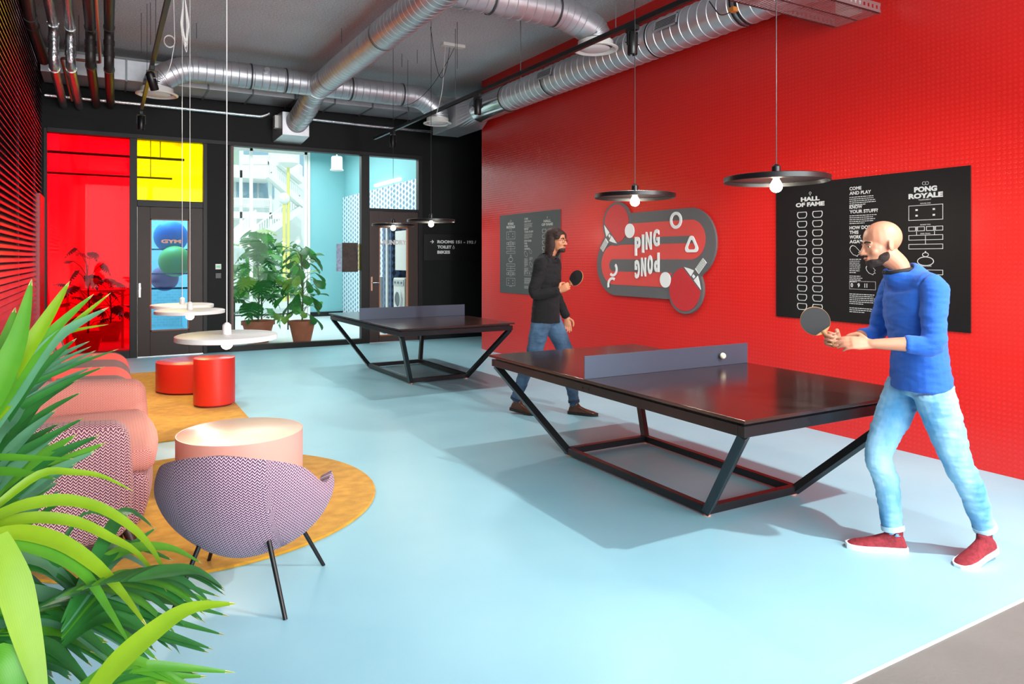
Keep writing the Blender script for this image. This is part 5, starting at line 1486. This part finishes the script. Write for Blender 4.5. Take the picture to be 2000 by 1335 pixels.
class Leafy:
    def __init__(s): s.v = []; s.f = []; s.m = []; s.uv = []
    def blade(s, pts, w, up, mi, fold=0.25, tip=0.45, base=0.55, n=18, dry=True, tw=0.0):
        pts = [Vector(p) for p in pts]; K = len(pts)
        P = []
        for i in range(n+1):
            t_ = i/n*(K-1); k = min(int(t_), K-2); u = t_-k
            p0, p1, p2, p3 = pts[max(k-1, 0)], pts[k], pts[k+1], pts[min(k+2, K-1)]
            P.append(0.5*((2*p1)+(p2-p0)*u+(2*p0-5*p1+4*p2-p3)*u*u+(3*p1-p0-3*p2+p3)*u**3))
        o = len(s.v); up = Vector(up)
        for i, p in enumerate(P):
            t_ = i/n; d = (P[min(i+1, n)]-P[max(i-1, 0)]).normalized()
            sd = d.cross(up); sd = sd.normalized() if sd.length > 1e-4 else Vector((1, 0, 0)); nn = sd.cross(d)
            if tw:
                a = tw*t_; sd, nn = sd*math.cos(a)+nn*math.sin(a), nn*math.cos(a)-sd*math.sin(a)
            ww = w*0.5*((base+(1-base)*min(1, t_/0.3)) if t_ < 0.3 else max(0.02, 1-((t_-0.3)/0.7)**(1/tip)*0.98))
            s.v += [p-sd*ww+nn*ww*fold, p-sd*ww*0.5+nn*ww*fold*0.35, p, p+sd*ww*0.5+nn*ww*fold*0.35, p+sd*ww+nn*ww*fold]
            s.uv += [(0.0, t_), (0.25, t_), (0.5, t_), (0.75, t_), (1.0, t_)]
        for i in range(n):
            for k in range(4):
                a = o+i*5+k; s.f.append((a, a+1, a+6, a+5)); s.m.append(4 if (dry and i >= n-1 and len(s.f) % 3 == 0) else mi)
    def build(s, name, parent, mats=None):
        me = bpy.data.meshes.new(name); me.from_pydata([tuple(p) for p in s.v], [], s.f)
        for m_ in (mats or lf): me.materials.append(m_)
        me.polygons.foreach_set('material_index', s.m); me.polygons.foreach_set('use_smooth', [True]*len(s.f))
        if s.uv:
            uv = me.uv_layers.new(name='UVMap')
            for p in me.polygons:
                for li in p.loop_indices: uv.data[li].uv = s.uv[me.loops[li].vertex_index]
        me.update(); o = bpy.data.objects.new(name, me); COL.objects.link(o)
        if parent is not None: o.parent = parent; o.matrix_parent_inverse = parent.matrix_basis.inverted()
        return o
pal = thing('potted_palm', (-0.40, 1.55, 0), 'big green palm with arching fronds in the lower left foreground', 'palm')
MB().lathe([(0.001, 0.0), (0.15, 0.0), (0.19, 0.30), (0.20, 0.36), (0.18, 0.36), (0.17, 0.30), (0.001, 0.30)], (-0.40, 1.55, 0), 40).build('pot', mat('charcoal_pot', '3a3a3c', 0.6), pal, smooth=40)
for k, (ax_, ay_, h_) in enumerate(((-0.42, 1.60, 0.95), (-0.36, 1.50, 0.62), (-0.44, 1.52, 0.75), (-0.37, 1.60, 0.5))):
    MB().tube([(ax_, ay_, 0.28), (ax_+0.01, ay_+0.01, h_*0.6), (ax_+0.05, ay_+0.05, h_)], [0.022, 0.018, 0.010], 10).build('stem', mat('palm_stem', '5d7a34', 0.6), pal, smooth=60)
fo = Leafy()
def L(pts, w, mi, d0=1.5, d1=None, **k):
    d1 = d1 or d0; n = len(pts)-1
    P = [UD(x, y, d0+(d1-d0)*i/n) for i, (x, y) in enumerate(pts)]
    fo.blade(P, w*(d0+d1)/2/F_PX, (0.15, -0.75, 0.65), mi, **k)
# upper fan
L([(-70, 870), (-10, 760), (35, 660), (62, 545)], 50, 1, 1.5, 1.7, tip=0.6)
L([(-60, 860), (10, 745), (80, 640), (136, 549)], 34, 0, 1.55, 1.8)
L([(-60, 880), (15, 765), (95, 655), (183, 574)], 28, 1, 1.5, 1.85)
L([(-50, 870), (30, 770), (120, 655), (217, 571)], 18, 0, 1.5, 1.9)
L([(-60, 900), (20, 780), (105, 665), (212, 600)], 32, 3, 1.5, 1.85)
L([(-20, 830), (60, 720), (120, 655), (212, 633)], 13, 0, 1.6, 1.9)
L([(-60, 860), (-10, 770), (30, 700), (55, 620)], 44, 2, 1.6, 1.8)
L([(-70, 840), (-30, 740), (5, 690), (30, 600)], 44, 1, 1.6, 1.8)
L([(-40, 900), (20, 800), (80, 720), (150, 660)], 24, 2, 1.6, 1.9)
# fine fan
for tx_, ty_, w_, mi in ((175, 666, 12, 3), (178, 676, 10, 3), (188, 684, 11, 3), (190, 690, 9, 3), (205, 715, 11, 2), (232, 681, 8, 2), (150, 742, 14, 2), (180, 716, 13, 3), (127, 781, 13, 2), (83, 732, 14, 3), (74, 703, 14, 1), (160, 765, 12, 2), (130, 712, 16, 3)):
    L([(-60, 960), (-10+ty_*0.02, ty_+110), (tx_*0.55, ty_+40), (tx_, ty_)], w_*1.5, mi, 1.55, 2.0)
# middle mass
for tx_, ty_, w_, mi in ((207, 864, 24, 1), (196, 849, 26, 2), (150, 848, 22, 1), (135, 830, 24, 3), (165, 815, 18, 2), (110, 800, 20, 3), (85, 780, 22, 2), (60, 765, 20, 3), (188, 880, 20, 3), (150, 905, 24, 3), (118, 885, 30, 2), (90, 850, 28, 1), (60, 830, 30, 2), (30, 800, 34, 3), (145, 892, 16, 1), (120, 955, 20, 3), (140, 965, 14, 2)):
    L([(-80, 1060), (-20, ty_+110+rnd.uniform(-10, 20)), (tx_*0.45, ty_+50), (tx_, ty_)], w_*1.4, mi, 1.45, 1.9+rnd.uniform(-0.1, 0.1), tw=rnd.uniform(-0.5, 0.5))
for k in range(26):
    ty_ = rnd.uniform(800, 1010); tx_ = rnd.uniform(20, 120)
    L([(-90, 1080), (-40, ty_+90), (tx_*0.4, ty_+40), (tx_, ty_)], rnd.uniform(24, 40), rnd.choice((1, 2, 2, 3)), 1.6, 2.0, tw=rnd.uniform(-0.6, 0.6))
L([(-60, 895), (0, 893), (70, 895), (145, 896)], 16, 1, 1.5); L([(-60, 925), (0, 921), (50, 925), (110, 935)], 20, 1, 1.5)
# long bright arcs
L([(-60, 1040), (0, 982), (80, 925), (140, 922), (200, 930), (262, 960)], 17, 0, 1.35, 1.6)
L([(-60, 1030), (0, 1004), (60, 984), (130, 977), (200, 994), (262, 1034), (305, 1085), (334, 1150)], 25, 0, 1.3, 1.7)
L([(-60, 1040), (0, 1022), (70, 1011), (150, 1020), (215, 1050), (270, 1082), (326, 1155)], 24, 0, 1.3, 1.65)
L([(-60, 1060), (10, 1042), (70, 1045), (130, 1066), (190, 1108), (240, 1160), (291, 1228)], 34, 0, 1.2, 1.5)
L([(-30, 1050), (30, 1062), (100, 1082), (165, 1122), (212, 1190), (262, 1272)], 26, 1, 1.2, 1.5)
L([(-5, 1045), (22, 1120), (50, 1230), (75, 1330), (95, 1420)], 62, 0, 1.05, 1.0, tip=0.7, fold=0.15)
L([(150, 1400), (215, 1310), (290, 1240), (370, 1188), (462, 1178)], 40, 0, 1.15, 1.5)
L([(-40, 1300), (0, 1290), (25, 1340), (30, 1420)], 60, 1, 1.0, 1.0)
# lower drooping fronds
for k in range(20):
    t_ = k/19
    bx, by = 20+t_*270, 1235-110*math.sin(t_*1.6)
    tx_, ty_ = 250+200*t_+rnd.uniform(-15, 15), 1330-(1330-1130)*t_*0.9+rnd.uniform(-10, 10)
    tx_ = min(tx_, 446)
    L([(bx-40, by+10), (bx+30, by-8), ((bx+tx_)/2+20, (by+ty_)/2-22), (tx_, ty_)], rnd.uniform(20, 30), rnd.choice((1, 2, 2, 2, 3)), 1.35, 1.8, tw=rnd.uniform(-0.3, 0.3), base=0.1)
for tx_, ty_, mi in ((430, 1165, 2), (448, 1203, 2), (440, 1240, 2), (417, 1268, 2), (408, 1274, 2), (352, 1277, 2), (300, 1030, 2), (395, 1100, 1), (340, 1095, 2), (305, 1120, 3), (430, 1180, 1)):
    L([(120, 1262-(1262-ty_)*0.2), (210, ty_-20-(ty_-1130)*0.35), (320 if tx_ > 340 else 250, ty_-32), (tx_, ty_)], rnd.uniform(20, 26), mi, 1.4, 1.9, base=0.1)
for k in range(14):
    tx_, ty_ = 300+rnd.uniform(0, 160), 1300+rnd.uniform(10, 80)
    L([(90, 1420), (180, 1330+k*3), (270, 1290+k*5), (tx_, ty_)], rnd.uniform(22, 34), rnd.choice((0, 1, 1, 2)), 1.2, 1.5)
for k in range(34):
    y0 = rnd.uniform(1090, 1340); tx_ = rnd.uniform(60, 260); ty_ = y0+rnd.uniform(20, 110)
    L([(-80, 1200), (-20, y0-10), (tx_*0.5, y0-5), (tx_, ty_)], rnd.uniform(26, 44), rnd.choice((1, 2, 2, 3)), 1.25, 1.6, tw=rnd.uniform(-0.5, 0.5))
L([(-40, 1180), (60, 1110), (110, 1075), (170, 1000), (256, 1032)], 10, 2, 1.5, 1.8)
L([(-20, 1240), (90, 1190), (190, 1110), (255, 1065), (308, 1028)], 20, 2, 1.4, 1.8)
fo.build('fronds', pal)

# ------------------------------------------------------------------ lobby and gym beyond the glazed wall
white_wall = mat('white_plaster', 'dfe4e4', 0.8)
teal = mat('teal_wall', '7cb8be', 0.7)
YE = 19.0
struct('floor', MB().box(1.62, 5.7, YB+0.1, YE, -0.1, 0.0), mat('white_resin', 'd8e4e6', 0.3), 'pale floor of the lobby behind the glass')
struct('floor', MB().box(-0.9, 1.62, YB+0.1, 18.2, -0.1, 0.0), mat('grey_gym_floor', 'a8a8a8', 0.4), 'floor of the gym behind the red glass')
struct('ceiling', MB().box(-0.9, 5.8, YB+0.2, YE+0.2, 4.4, 4.6), white_wall, 'ceiling of the rooms behind the glass')
struct('wall_back', MB().box(4.72, 5.8, YE, YE+0.2, 0, 4.4), teal, 'teal end wall of the lobby')
struct('wall_right', MB().box(5.66, 5.8, YB+0.2, YE, 0, 4.4), teal, 'teal side wall of the lobby')
struct('wall_left', MB().box(1.54, 1.70, YB+0.2, 18.2, 0, 4.4), white_wall, 'partition between lobby and gym')
def tile_mat(name, a, b_, w_, h_):
    m = mat(name, a, 0.35)
    g = NG(m); b = m.node_tree.nodes['Principled BSDF']
    tc = g.n('ShaderNodeTexCoord'); sp = g.n('ShaderNodeSeparateXYZ'); g.l(tc.outputs['Object'], sp.inputs[0])
    u = g.m('DIVIDE', g.m('ADD', sp.outputs[1], sp.outputs[0]), w_); v = g.m('DIVIDE', sp.outputs[2], h_)
    col_ = g.m('FLOOR', u); off = g.m('MULTIPLY', g.m('MODULO', col_, 2.0), 0.5)
    fu = g.m('FRACT', u); fv = g.m('FRACT', g.m('ADD', v, off))
    d = g.m('ADD', g.m('ABSOLUTE', g.m('SUBTRACT', fu, 0.5)), g.m('MULTIPLY', g.m('ABSOLUTE', g.m('SUBTRACT', fv, 0.5)), 0.75))
    g.l(mix_rgb(g, g.m('LESS_THAN', d, 0.38), srgb(b_), srgb(a)), b.inputs['Base Color'])
    return m
struct('trim_6', MB().box(5.60, 5.66, 13.0, YE, 0, 3.21), tile_mat('blue_grey_tiles', '5f86a4', 'dfeaec', 0.19, 0.12), 'blue and white patterned tile cladding of the laundry wall')
struct('baseboard_back', MB().box(4.72, 5.6, YE-0.03, YE, 0, 0.12), black)
# glazed facade of the lobby
fm = MB()
for x in (1.6, 3.2, 4.58): fm.box(x, x+0.07, YE, YE+0.1, 0, 4.4)
fm.box(4.66, 4.72, YE-0.02, YE+0.12, 0, 4.4)
fm.box(1.6, 4.7, YE, YE+0.1, 0, 0.10).box(1.6, 4.7, YE, YE+0.1, 4.3, 4.4)
struct('trim_7', fm, white_metal)
window('window_6', 1.62, 4.66, 0.1, 4.3, clear_glass, 'outer glass of the lobby onto the courtyard').location = (0, 6.45, 0)
# lobby lamps
for (px, py, s_, lab) in ((658, 320, 1.0, 'white cylindrical ceiling lamp seen through the lobby glass'),):
    p = UY(px, py, 15.5)
    o = thing('ceiling_lamp', p, lab, 'ceiling lamp')
    MB().lathe([(0.001, 0.16), (0.11, 0.16), (0.12, 0.13), (0.12, -0.1), (0.15, -0.14), (0.14, -0.15), (0.001, -0.11)], p, 28).build('lamp_body', white_metal, o, smooth=40)
    MB().tube([p+Vector((0, 0, 0.15)), (p.x, p.y, 4.4)], 0.012, 8).build('stem', white_metal, o)
a_, b2 = UX(727, 369, 5.55), UX(775, 357, 5.55)
tl_ = MB().obox((5.625, a_.y, 3.30), (5.625, b2.y, 3.30), 0.07, 0.06)
tag(tl_.build('tube_light', mat('tube_glow', 'f4f8f8', 0.3, emit='f0faff', estr=4)), 'white tube light above the laundry tiles', 'light')
# framed prints hanging on the inside of the lobby glass
for (x0, x1, y0, y1, c_, lab) in ((657, 667, 476, 530, 'c9c6e4', 'narrow lilac print left of the brown one inside the lobby glass'), (668, 699, 474, 531, '4a2c22', 'brown print inside the lobby glass beside the blue tiles'), (700, 705, 476, 528, 'e8b93a', 'yellow edge of a print inside the lobby glass')):
    A_, B_ = UY(x0, y1, YB+0.09), UY(x1, y0, YB+0.09)
    o = thing('print', A_, lab, 'print', None)
    MB().box(A_.x, B_.x, YB+0.085, YB+0.095, A_.z, B_.z).build('sheet', mat('print_'+c_, c_, 0.5, var=0.35, vscale=25), o)
# washing machines along the laundry wall
drum_g = mat('dark_porthole', '39464e', 0.1)
def washer(y0, lab):
    o = thing('washing_machine', (5.3, y0+0.3, 0.32), lab, 'washing machine', 'white front-loading washing machines')
    MB().box(5.0, 5.58, y0, y0+0.6, 0.32, 1.17).build('cabinet', white_metal, o, bevel=0.01)
    MB().box(4.985, 5.0, y0+0.03, y0+0.57, 1.02, 1.14).build('control_panel', mat('panel_grey', 'c2c8ca', 0.4), o, bevel=0.004)
    for k in range(3): MB().tube([(4.985, y0+0.12+0.17*k, 1.08), (4.965, y0+0.12+0.17*k, 1.08)], 0.022, 14).build('dial', grey_metal, o)
    d_ = MB(); cy_, cz_ = y0+0.3, 0.75
    N = 32
    rr_ = [[(x, cy_+r*math.cos(2*PI*k/N), cz_+r*math.sin(2*PI*k/N)) for k in range(N)] for x, r in ((5.0, 0.20), (4.965, 0.195), (4.96, 0.15), (4.985, 0.14))]
    for i in range(3): d_.add(rr_[i]+rr_[i+1], [(k, (k+1) % N, N+(k+1) % N, N+k) for k in range(N)])
    dd = d_.build('door_ring', mat('ring_white', 'dfe3e4', 0.3), o, smooth=40)
    MB().tube([(4.985, cy_, cz_), (4.975, cy_, cz_)], 0.14, 32).build('porthole', drum_g, dd)
washer(12.86, 'white washing machine seen right in the laundry door pane')
washer(14.3, 'white washing machine seen left in the laundry door pane')
tag(MB().box(4.97, 5.59, 12.8, 13.55, 0, 0.31).box(4.97, 5.59, 14.15, 15.0, 0, 0.31).build('machine_plinth', white_paint), 'white plinth under the washing machines behind the laundry door', 'plinth')
tag(MB().box(5.05, 5.58, 12.86, 13.5, 1.32, 2.1).build('wall_cabinet', white_paint, bevel=0.005), 'white wall cabinet above the washing machine in the laundry door pane', 'cabinet')
struct('pillar', MB().box(5.0, 5.5, 13.62, 14.1, 0, 2.3), tile_mat('navy_tiles', '22304c', '4a6a94', 0.14, 0.14), 'dark blue tiled pillar in the laundry')
tag(MB().box(4.972, 4.999, 13.75, 13.83, 0, 2.35).build('white_conduit', white_paint), 'white vertical strip on the dark tiled pillar in the laundry', 'strip')

# gym: brick end wall with a window, shelf, balls and plants
brick = mat('gym_brick', 'b89a92', 0.8)
g = NG(brick); b = brick.node_tree.nodes['Principled BSDF']; tc = g.n('ShaderNodeTexCoord'); br = g.n('ShaderNodeTexBrick')
mp = g.n('ShaderNodeMapping'); mp.inputs['Rotation'].default_value = (PI/2, 0, 0); g.l(tc.outputs['Object'], mp.inputs[0]); g.l(mp.outputs[0], br.inputs['Vector'])
br.inputs['Scale'].default_value = 4; br.inputs[1].default_value = srgb('d8ccc8'); br.inputs[2].default_value = srgb('cdbfba'); br.inputs[3].default_value = srgb('e0d6d2'); g.l(br.outputs[0], b.inputs['Base Color'])
gw = MB().box(-0.9, 1.6, 18.0, 18.2, 0, 4.4)
struct('wall_back', gw, brick, 'brick end wall of the gym')
struct('wall_left', MB().box(-0.95, -0.85, YB+0.2, 18.2, 0, 4.4), white_wall, 'left wall of the gym')
col_ = MB().box(-0.42, -0.28, 15.0, 15.15, 0, 4.4)
struct('pillar', col_, white_wall)
for z_ in (3.30, 2.85): pass
pipe_g = MB().tube([(-0.85, 13.6, 3.28), (1.2, 13.6, 3.28)], 0.025, 12).tube([(0.82, 13.6, 3.28), (0.82, 13.6, 4.4)], 0.008, 8)
tag(pipe_g.build('rail', black_metal), 'dark rail crossing behind the red and yellow glass, higher one', 'rail')
pipe_g = MB().tube([(-0.85, 14.2, 3.0), (1.05, 14.2, 3.0)], 0.02, 12).tube([(0.7, 14.2, 3.0), (0.7, 14.2, 4.4)], 0.008, 8)
tag(pipe_g.build('rail', black_metal), 'dark rail crossing behind the red and yellow glass, lower one', 'rail')
def ball(px, py, Y, rpx, c_, lab):
    p = UY(px, py, Y); r = rpx*(p.x*SY+p.y*CY)/F_PX
    mb = MB(); ell(mb, p, (r, r, r), None, 32)
    o = mb.build('exercise_ball', mat('ball_'+c_, c_, 0.35, spec=0.6), smooth=180); tag(o, lab, 'exercise ball', 'exercise balls on the gym rack'); return p, r
bb = [ball(334, 462, 13.7, 31, '2a86dc', 'blue exercise ball, top one behind the gym door glass'), ball(342, 510, 13.35, 30, 'e2f060', 'lime green exercise ball in the middle behind the gym door glass'), ball(322, 543, 13.75, 25, 'ff6a96', 'pink exercise ball, lowest behind the gym door glass')]
rk = thing('ball_rack', (0.9, 13.6, 0), 'dark steel rack holding exercise balls behind the gym door glass', 'rack')
xs_ = (0.62, 1.42)
for x in xs_:
    for y in (13.32, 13.98): MB().box(x, x+0.03, y, y+0.03, 0, 2.4).build('upright', black_metal, rk)
for p, r in bb:
    for y in (p.y-r*0.6, p.y+r*0.6): MB().box(0.64, 1.44, y-0.012, y+0.012, p.z-r*0.84, p.z-r*0.84+0.02).build('shelf_bar', black_metal, rk)
sh_ = MB().box(-0.6, 0.3, 14.0, 14.35, 0.98, 1.02)
for x in (-0.58, 0.24):
    for y in (14.02, 14.30): sh_.box(x, x+0.035, y, y+0.035, 0, 0.98)
tag(sh_.build('side_table', white_paint), 'light table behind the red glass pane', 'table')

def potted(name, x, y, r, h_, stem_h, kind, lab, seed, n, leafs, pot_c='c9714a', spread=0.5, tall=1.2, grp=None):
    rr = random.Random(seed)
    o = thing(name, (x, y, 0), lab, 'potted plant', grp)
    MB().lathe([(0.001, 0), (r*0.62, 0), (r*0.9, h_*0.80), (r*0.9, h_*0.82), (r, h_*0.82), (r, h_), (r*0.9, h_), (r*0.86, h_*0.9), (0.001, h_*0.9)], (x, y, 0), 40).build('pot', mat('terracotta', pot_c, 0.7, var=0.1, vscale=10), o, smooth=35)
    F_ = Leafy(); st_ = MB()
    trunk = [(x, y, h_*0.85), (x+0.02, y, h_+stem_h*0.4), (x-0.02, y+0.02, h_+stem_h)]
    st_.tube(trunk, [0.016, 0.013, 0.008], 8)
    for i in range(n):
        t_ = (i+0.5)/n; a = i*2.4+rr.uniform(-0.4, 0.4)
        zb = h_+stem_h*(0.02+0.98*t_); base = Vector((x, y, zb))
        ln = spread*rr.uniform(0.55, 1.0)*(1.15-0.55*abs(t_-0.45))
        el = rr.uniform(0.0, 0.8)+0.5*t_
        out_ = Vector((math.cos(a), math.sin(a), 0))
        tip = base+out_*ln*math.cos(el)+Vector((0, 0, ln*math.sin(el)))
        st_.tube([base, (base+tip)/2+Vector((0, 0, 0.05)), tip], 0.005, 6)
        sz = leafs*rr.uniform(0.75, 1.15); dd = (out_*0.7+Vector((0, 0, rr.uniform(-1.1, 0.15)))).normalized()
        sd = dd.cross(Vector((0, 0, 1))).normalized(); nn = sd.cross(dd); nn = (nn+sd*rr.uniform(-0.5, 0.5)).normalized(); sd = dd.cross(nn).normalized()
        ob = len(F_.v); mi = rr.choice((0, 1, 1, 2, 2, 2))
        if kind == 'monstera':
            # heart shaped blade cut into fingers on both sides
            K = 7; F_.v.append(tip); F_.uv.append((0.5, 0)); 
            def pt(u, v): 
                q = tip+dd*(u*sz)+sd*(v*sz)+nn*(-0.25*abs(v)*sz-0.3*(u-0.3)**2*sz); return q
            for s_ in (-1, 1):
                for k in range(K):
                    c0 = -0.02+0.82*k/K; c1 = c0+0.82/K*0.98; wmax = 0.44*math.sin(min(1, (k+0.9)/K*0.95+0.15)*PI)**0.7+0.05
                    a0, a1 = c0-0.10*(1-k/K), c1-0.06*(1-k/K)
                    i0 = len(F_.v)
                    P_ = [pt(c0, 0), pt(c1, 0), pt(c1+0.03, s_*wmax*0.45), pt(c0+0.03, s_*wmax*0.45), pt(c1+0.035+0.10*k/K, s_*wmax), pt(a0+0.10+0.1*k/K, s_*wmax*0.95)]
                    F_.v += P_; F_.uv += [(0.5, 0.1)]*6
                    F_.f.append((i0, i0+1, i0+2, i0+3)); F_.m.append(mi)
                    F_.f.append((i0+3, i0+2, i0+4, i0+5) if k % 1 == 0 else (i0+3, i0+2, i0+4, i0+5)); F_.m.append(mi)
            i0 = len(F_.v); F_.v += [pt(0.78, -0.12), pt(0.78, 0.12), pt(1.0, 0)]; F_.uv += [(0.5, 0.9)]*3; F_.f.append((i0, i0+1, i0+2)); F_.m.append(mi)
        else:
            prof = [(0.0, 0.04), (0.12, 0.13), (0.3, 0.20), (0.5, 0.27), (0.7, 0.33), (0.86, 0.29), (0.96, 0.16), (1.0, 0.02)]
            for k, (u, v) in enumerate(prof):
                cup = 0.22*(u-0.4)**2
                for w_ in (-1, -0.5, 0, 0.5, 1):
                    F_.v.append(tip+dd*u*sz+sd*v*w_*sz+nn*(abs(w_)*v*0.35-cup+0.015*math.sin(u*30)*abs(w_))*sz); F_.uv.append((0.5+w_*0.5, u))
            for k in range(len(prof)-1):
                for q in range(4):
                    i0 = ob+k*5+q; F_.f.append((i0, i0+1, i0+6, i0+5)); F_.m.append(mi)
    st_.build('stems', mat('plant_stem', '5a6a3a', 0.6), o, smooth=60)
    fo_ = F_.build('foliage', o, pl_m)
    return o
pl_m = [leaf_mat('plant_light', '6aa83a', 'a8d060'), leaf_mat('plant_mid', '2f8a34', '56a848'), leaf_mat('plant_dark', '1c6a2c', '3c8a3c')]
potted('monstera_plant', 2.46, 13.75, 0.30, 0.40, 1.45, 'monstera', 'monstera plant in a terracotta pot, left one behind the lobby glass', 3, 46, 0.40, 'b8694c', 0.42, grp='potted plants behind the lobby glass')
potted('fig_plant', 3.17, 13.35, 0.25, 0.40, 1.25, 'fig', 'fiddle-leaf fig in a terracotta pot, right one behind the lobby glass', 9, 60, 0.27, 'd27a48', 0.34, grp='potted plants behind the lobby glass')
potted('monstera_plant', -0.25, 13.5, 0.22, 0.35, 1.1, 'monstera', 'dark leafy plant silhouetted behind the red glass, left one', 15, 18, 0.28, '6a3a2a', 0.45)
potted('monstera_plant', 0.08, 15.4, 0.22, 0.35, 0.6, 'monstera', 'low dark leafy plant behind the red glass near the brown door', 21, 16, 0.26, '6a3a2a', 0.4)
# dark rail and benches beyond the plants
rl = thing('balustrade', (2.4, 15.6, 0), 'low black railing behind the monstera plant', 'railing')
MB().tube([(1.75, 15.8, 0.95), (3.5, 15.8, 0.95)], 0.022, 12).build('top_rail', black_metal, rl)
for x in (1.8, 2.35, 2.9, 3.45): MB().tube([(x, 15.8, 0), (x, 15.8, 0.95)], 0.016, 10).build('post', black_metal, rl)
MB().tube([(1.75, 15.8, 0.35), (3.5, 15.8, 0.35)], 0.014, 10).build('lower_rail', black_metal, rl)

# ------------------------------------------------------------------ courtyard outside
pave = mat('pale_paving', 'c9cdc8', 0.8, var=0.08)
struct('ground', MB().box(-14, 30, 19.3, 70, -0.3, -0.05), pave)
YB2 = 46.0
cw = mat('white_concrete', 'e8ece8', 0.8); wn = mat('blue_grey_glazing', '8fa9bc', 0.15); rlm = mat('white_rail', 'f2f4f2', 0.5)
bd_ = thing('apartment_building', (9, YB2, 0), 'white building with balconies and outside stairs across the courtyard', 'building')
def bx2(x0, x1, y0, y1, Yf, dep, m_, nm, par=bd_):
    A_, B_ = UY(x0, y1, Yf), UY(x1, y0, Yf)
    return MB().box(A_.x, B_.x, Yf, Yf+dep, A_.z, B_.z).build(nm, m_, par)
bx2(440, 640, 240, 620, YB2+3, 1.0, cw, 'rear_wall')
for y_ in (341, 421): bx2(440, 535 if y_ == 341 else 560, y_-5, y_+4, YB2, 3.2, cw, 'floor_slab')
for x_ in (471, 529): bx2(x_-2.5, x_+2.5, 290, 520, YB2, 0.3, cw, 'column')
for (x0, x1, y0, y1) in ((476, 502, 356, 386), (507, 524, 356, 386), (476, 524, 288, 300), (531, 536, 362, 386), (462, 468, 355, 384), (586, 600, 300, 345)): bx2(x0, x1, y0, y1, YB2+2.9, 0.1, wn, 'window')
bx2(455, 472, 288, 320, YB2+1, 0.3, mat('sage_panel', 'a8b8a8', 0.8), 'wall_panel')
def railing(p, q, h_, n_):
    """railing along the image line p-q (its foot), balusters n_"""
    A_, B_ = UY(*p, YB2), UY(*q, YB2); m_ = MB()
    m_.obox(A_+Vector((0, 0, h_)), B_+Vector((0, 0, h_)), 0.07, 0.09); m_.obox(A_+Vector((0, 0, 0.1)), B_+Vector((0, 0, 0.1)), 0.05, 0.07)
    for k in range(n_+1):
        c_ = A_.lerp(B_, k/n_); m_.obox(c_+Vector((0, 0, 0.1)), c_+Vector((0, 0, h_)), 0.05, 0.05, up=(0, 1, 0))
    m_.build('railing', rlm, bd_)
railing((474, 325), (524, 325), 0.66, 16); railing((455, 406), (527, 407), 0.58, 24)
def flight(p, q, w_px, rail=True):
    A_, B_ = UY(*p, YB2-0.3), UY(*q, YB2-0.3)
    MB().obox(A_, B_, 1.2, 0.35).build('stair_flight', cw, bd_)
    if rail: railing(p, q, 0.95, 18)
flight((524, 343), (592, 402), 8); flight((500, 470), (585, 408), 8); flight((590, 355), (545, 318), 8, True); flight((455, 480), (500, 440), 8)
def lamp_post(px, ytop, Y, kind, lab):
    b_ = UY(px, ytop, Y); o = thing('courtyard_lamp', (b_.x, b_.y, -0.05), lab, 'lamp post', 'yellow lamp posts in the courtyard')
    MB().tube([(b_.x, b_.y, -0.05), b_], 0.055, 14).build('post', mat('yellow_post', 'e8dc7a', 0.5), o, smooth=50)
    if kind == 'disc': MB().lathe([(0.001, -0.05), (0.12, -0.05), (0.38, 0.12), (0.36, 0.16), (0.2, 0.26), (0.001, 0.3)], b_, 32).build('lamp_head', rlm, o, smooth=50)
    else: m_ = MB(); ell(m_, b_+Vector((0, 0, 0.2)), (0.2, 0.2, 0.22), None, 20); m_.build('lamp_globe', rlm, o, smooth=180)
lamp_post(563, 325, 27.0, 'disc', 'tall yellow lamp post with a flat white hood outside the lobby')
lamp_post(555, 398, 27.0, 'globe', 'shorter yellow lamp post with a white globe outside the lobby')
hz_ = Leafy(); r_ = random.Random(5)
for k in range(1500):
    c_ = Vector((r_.uniform(4.0, 12.0), r_.uniform(29, 31.5), 0)); c_.z = r_.uniform(0, 1.5+0.7*math.sin(c_.x*1.3))
    d_ = Vector((r_.uniform(-1, 1), r_.uniform(-1, 0.2), r_.uniform(-0.3, 1))).normalized()
    hz_.blade([c_, c_+d_*0.2, c_+d_*0.36-Vector((0, 0, 0.06))], 0.16, (0, 0.3, 1), r_.choice((0, 1, 1, 2)), n=4, dry=False)
ho = hz_.build('hedge', None, [leaf_mat('hedge_light', '8fc070', 'b4dc90'), leaf_mat('hedge_mid', '5f9a5a', '86bf78'), leaf_mat('hedge_dark', '3f7a4c', '5f9a62'), MATS['terracotta'], MATS['terracotta']])
tag(ho, 'green leafy shrubs in the courtyard beyond the lobby window', 'shrubs', kind='stuff')
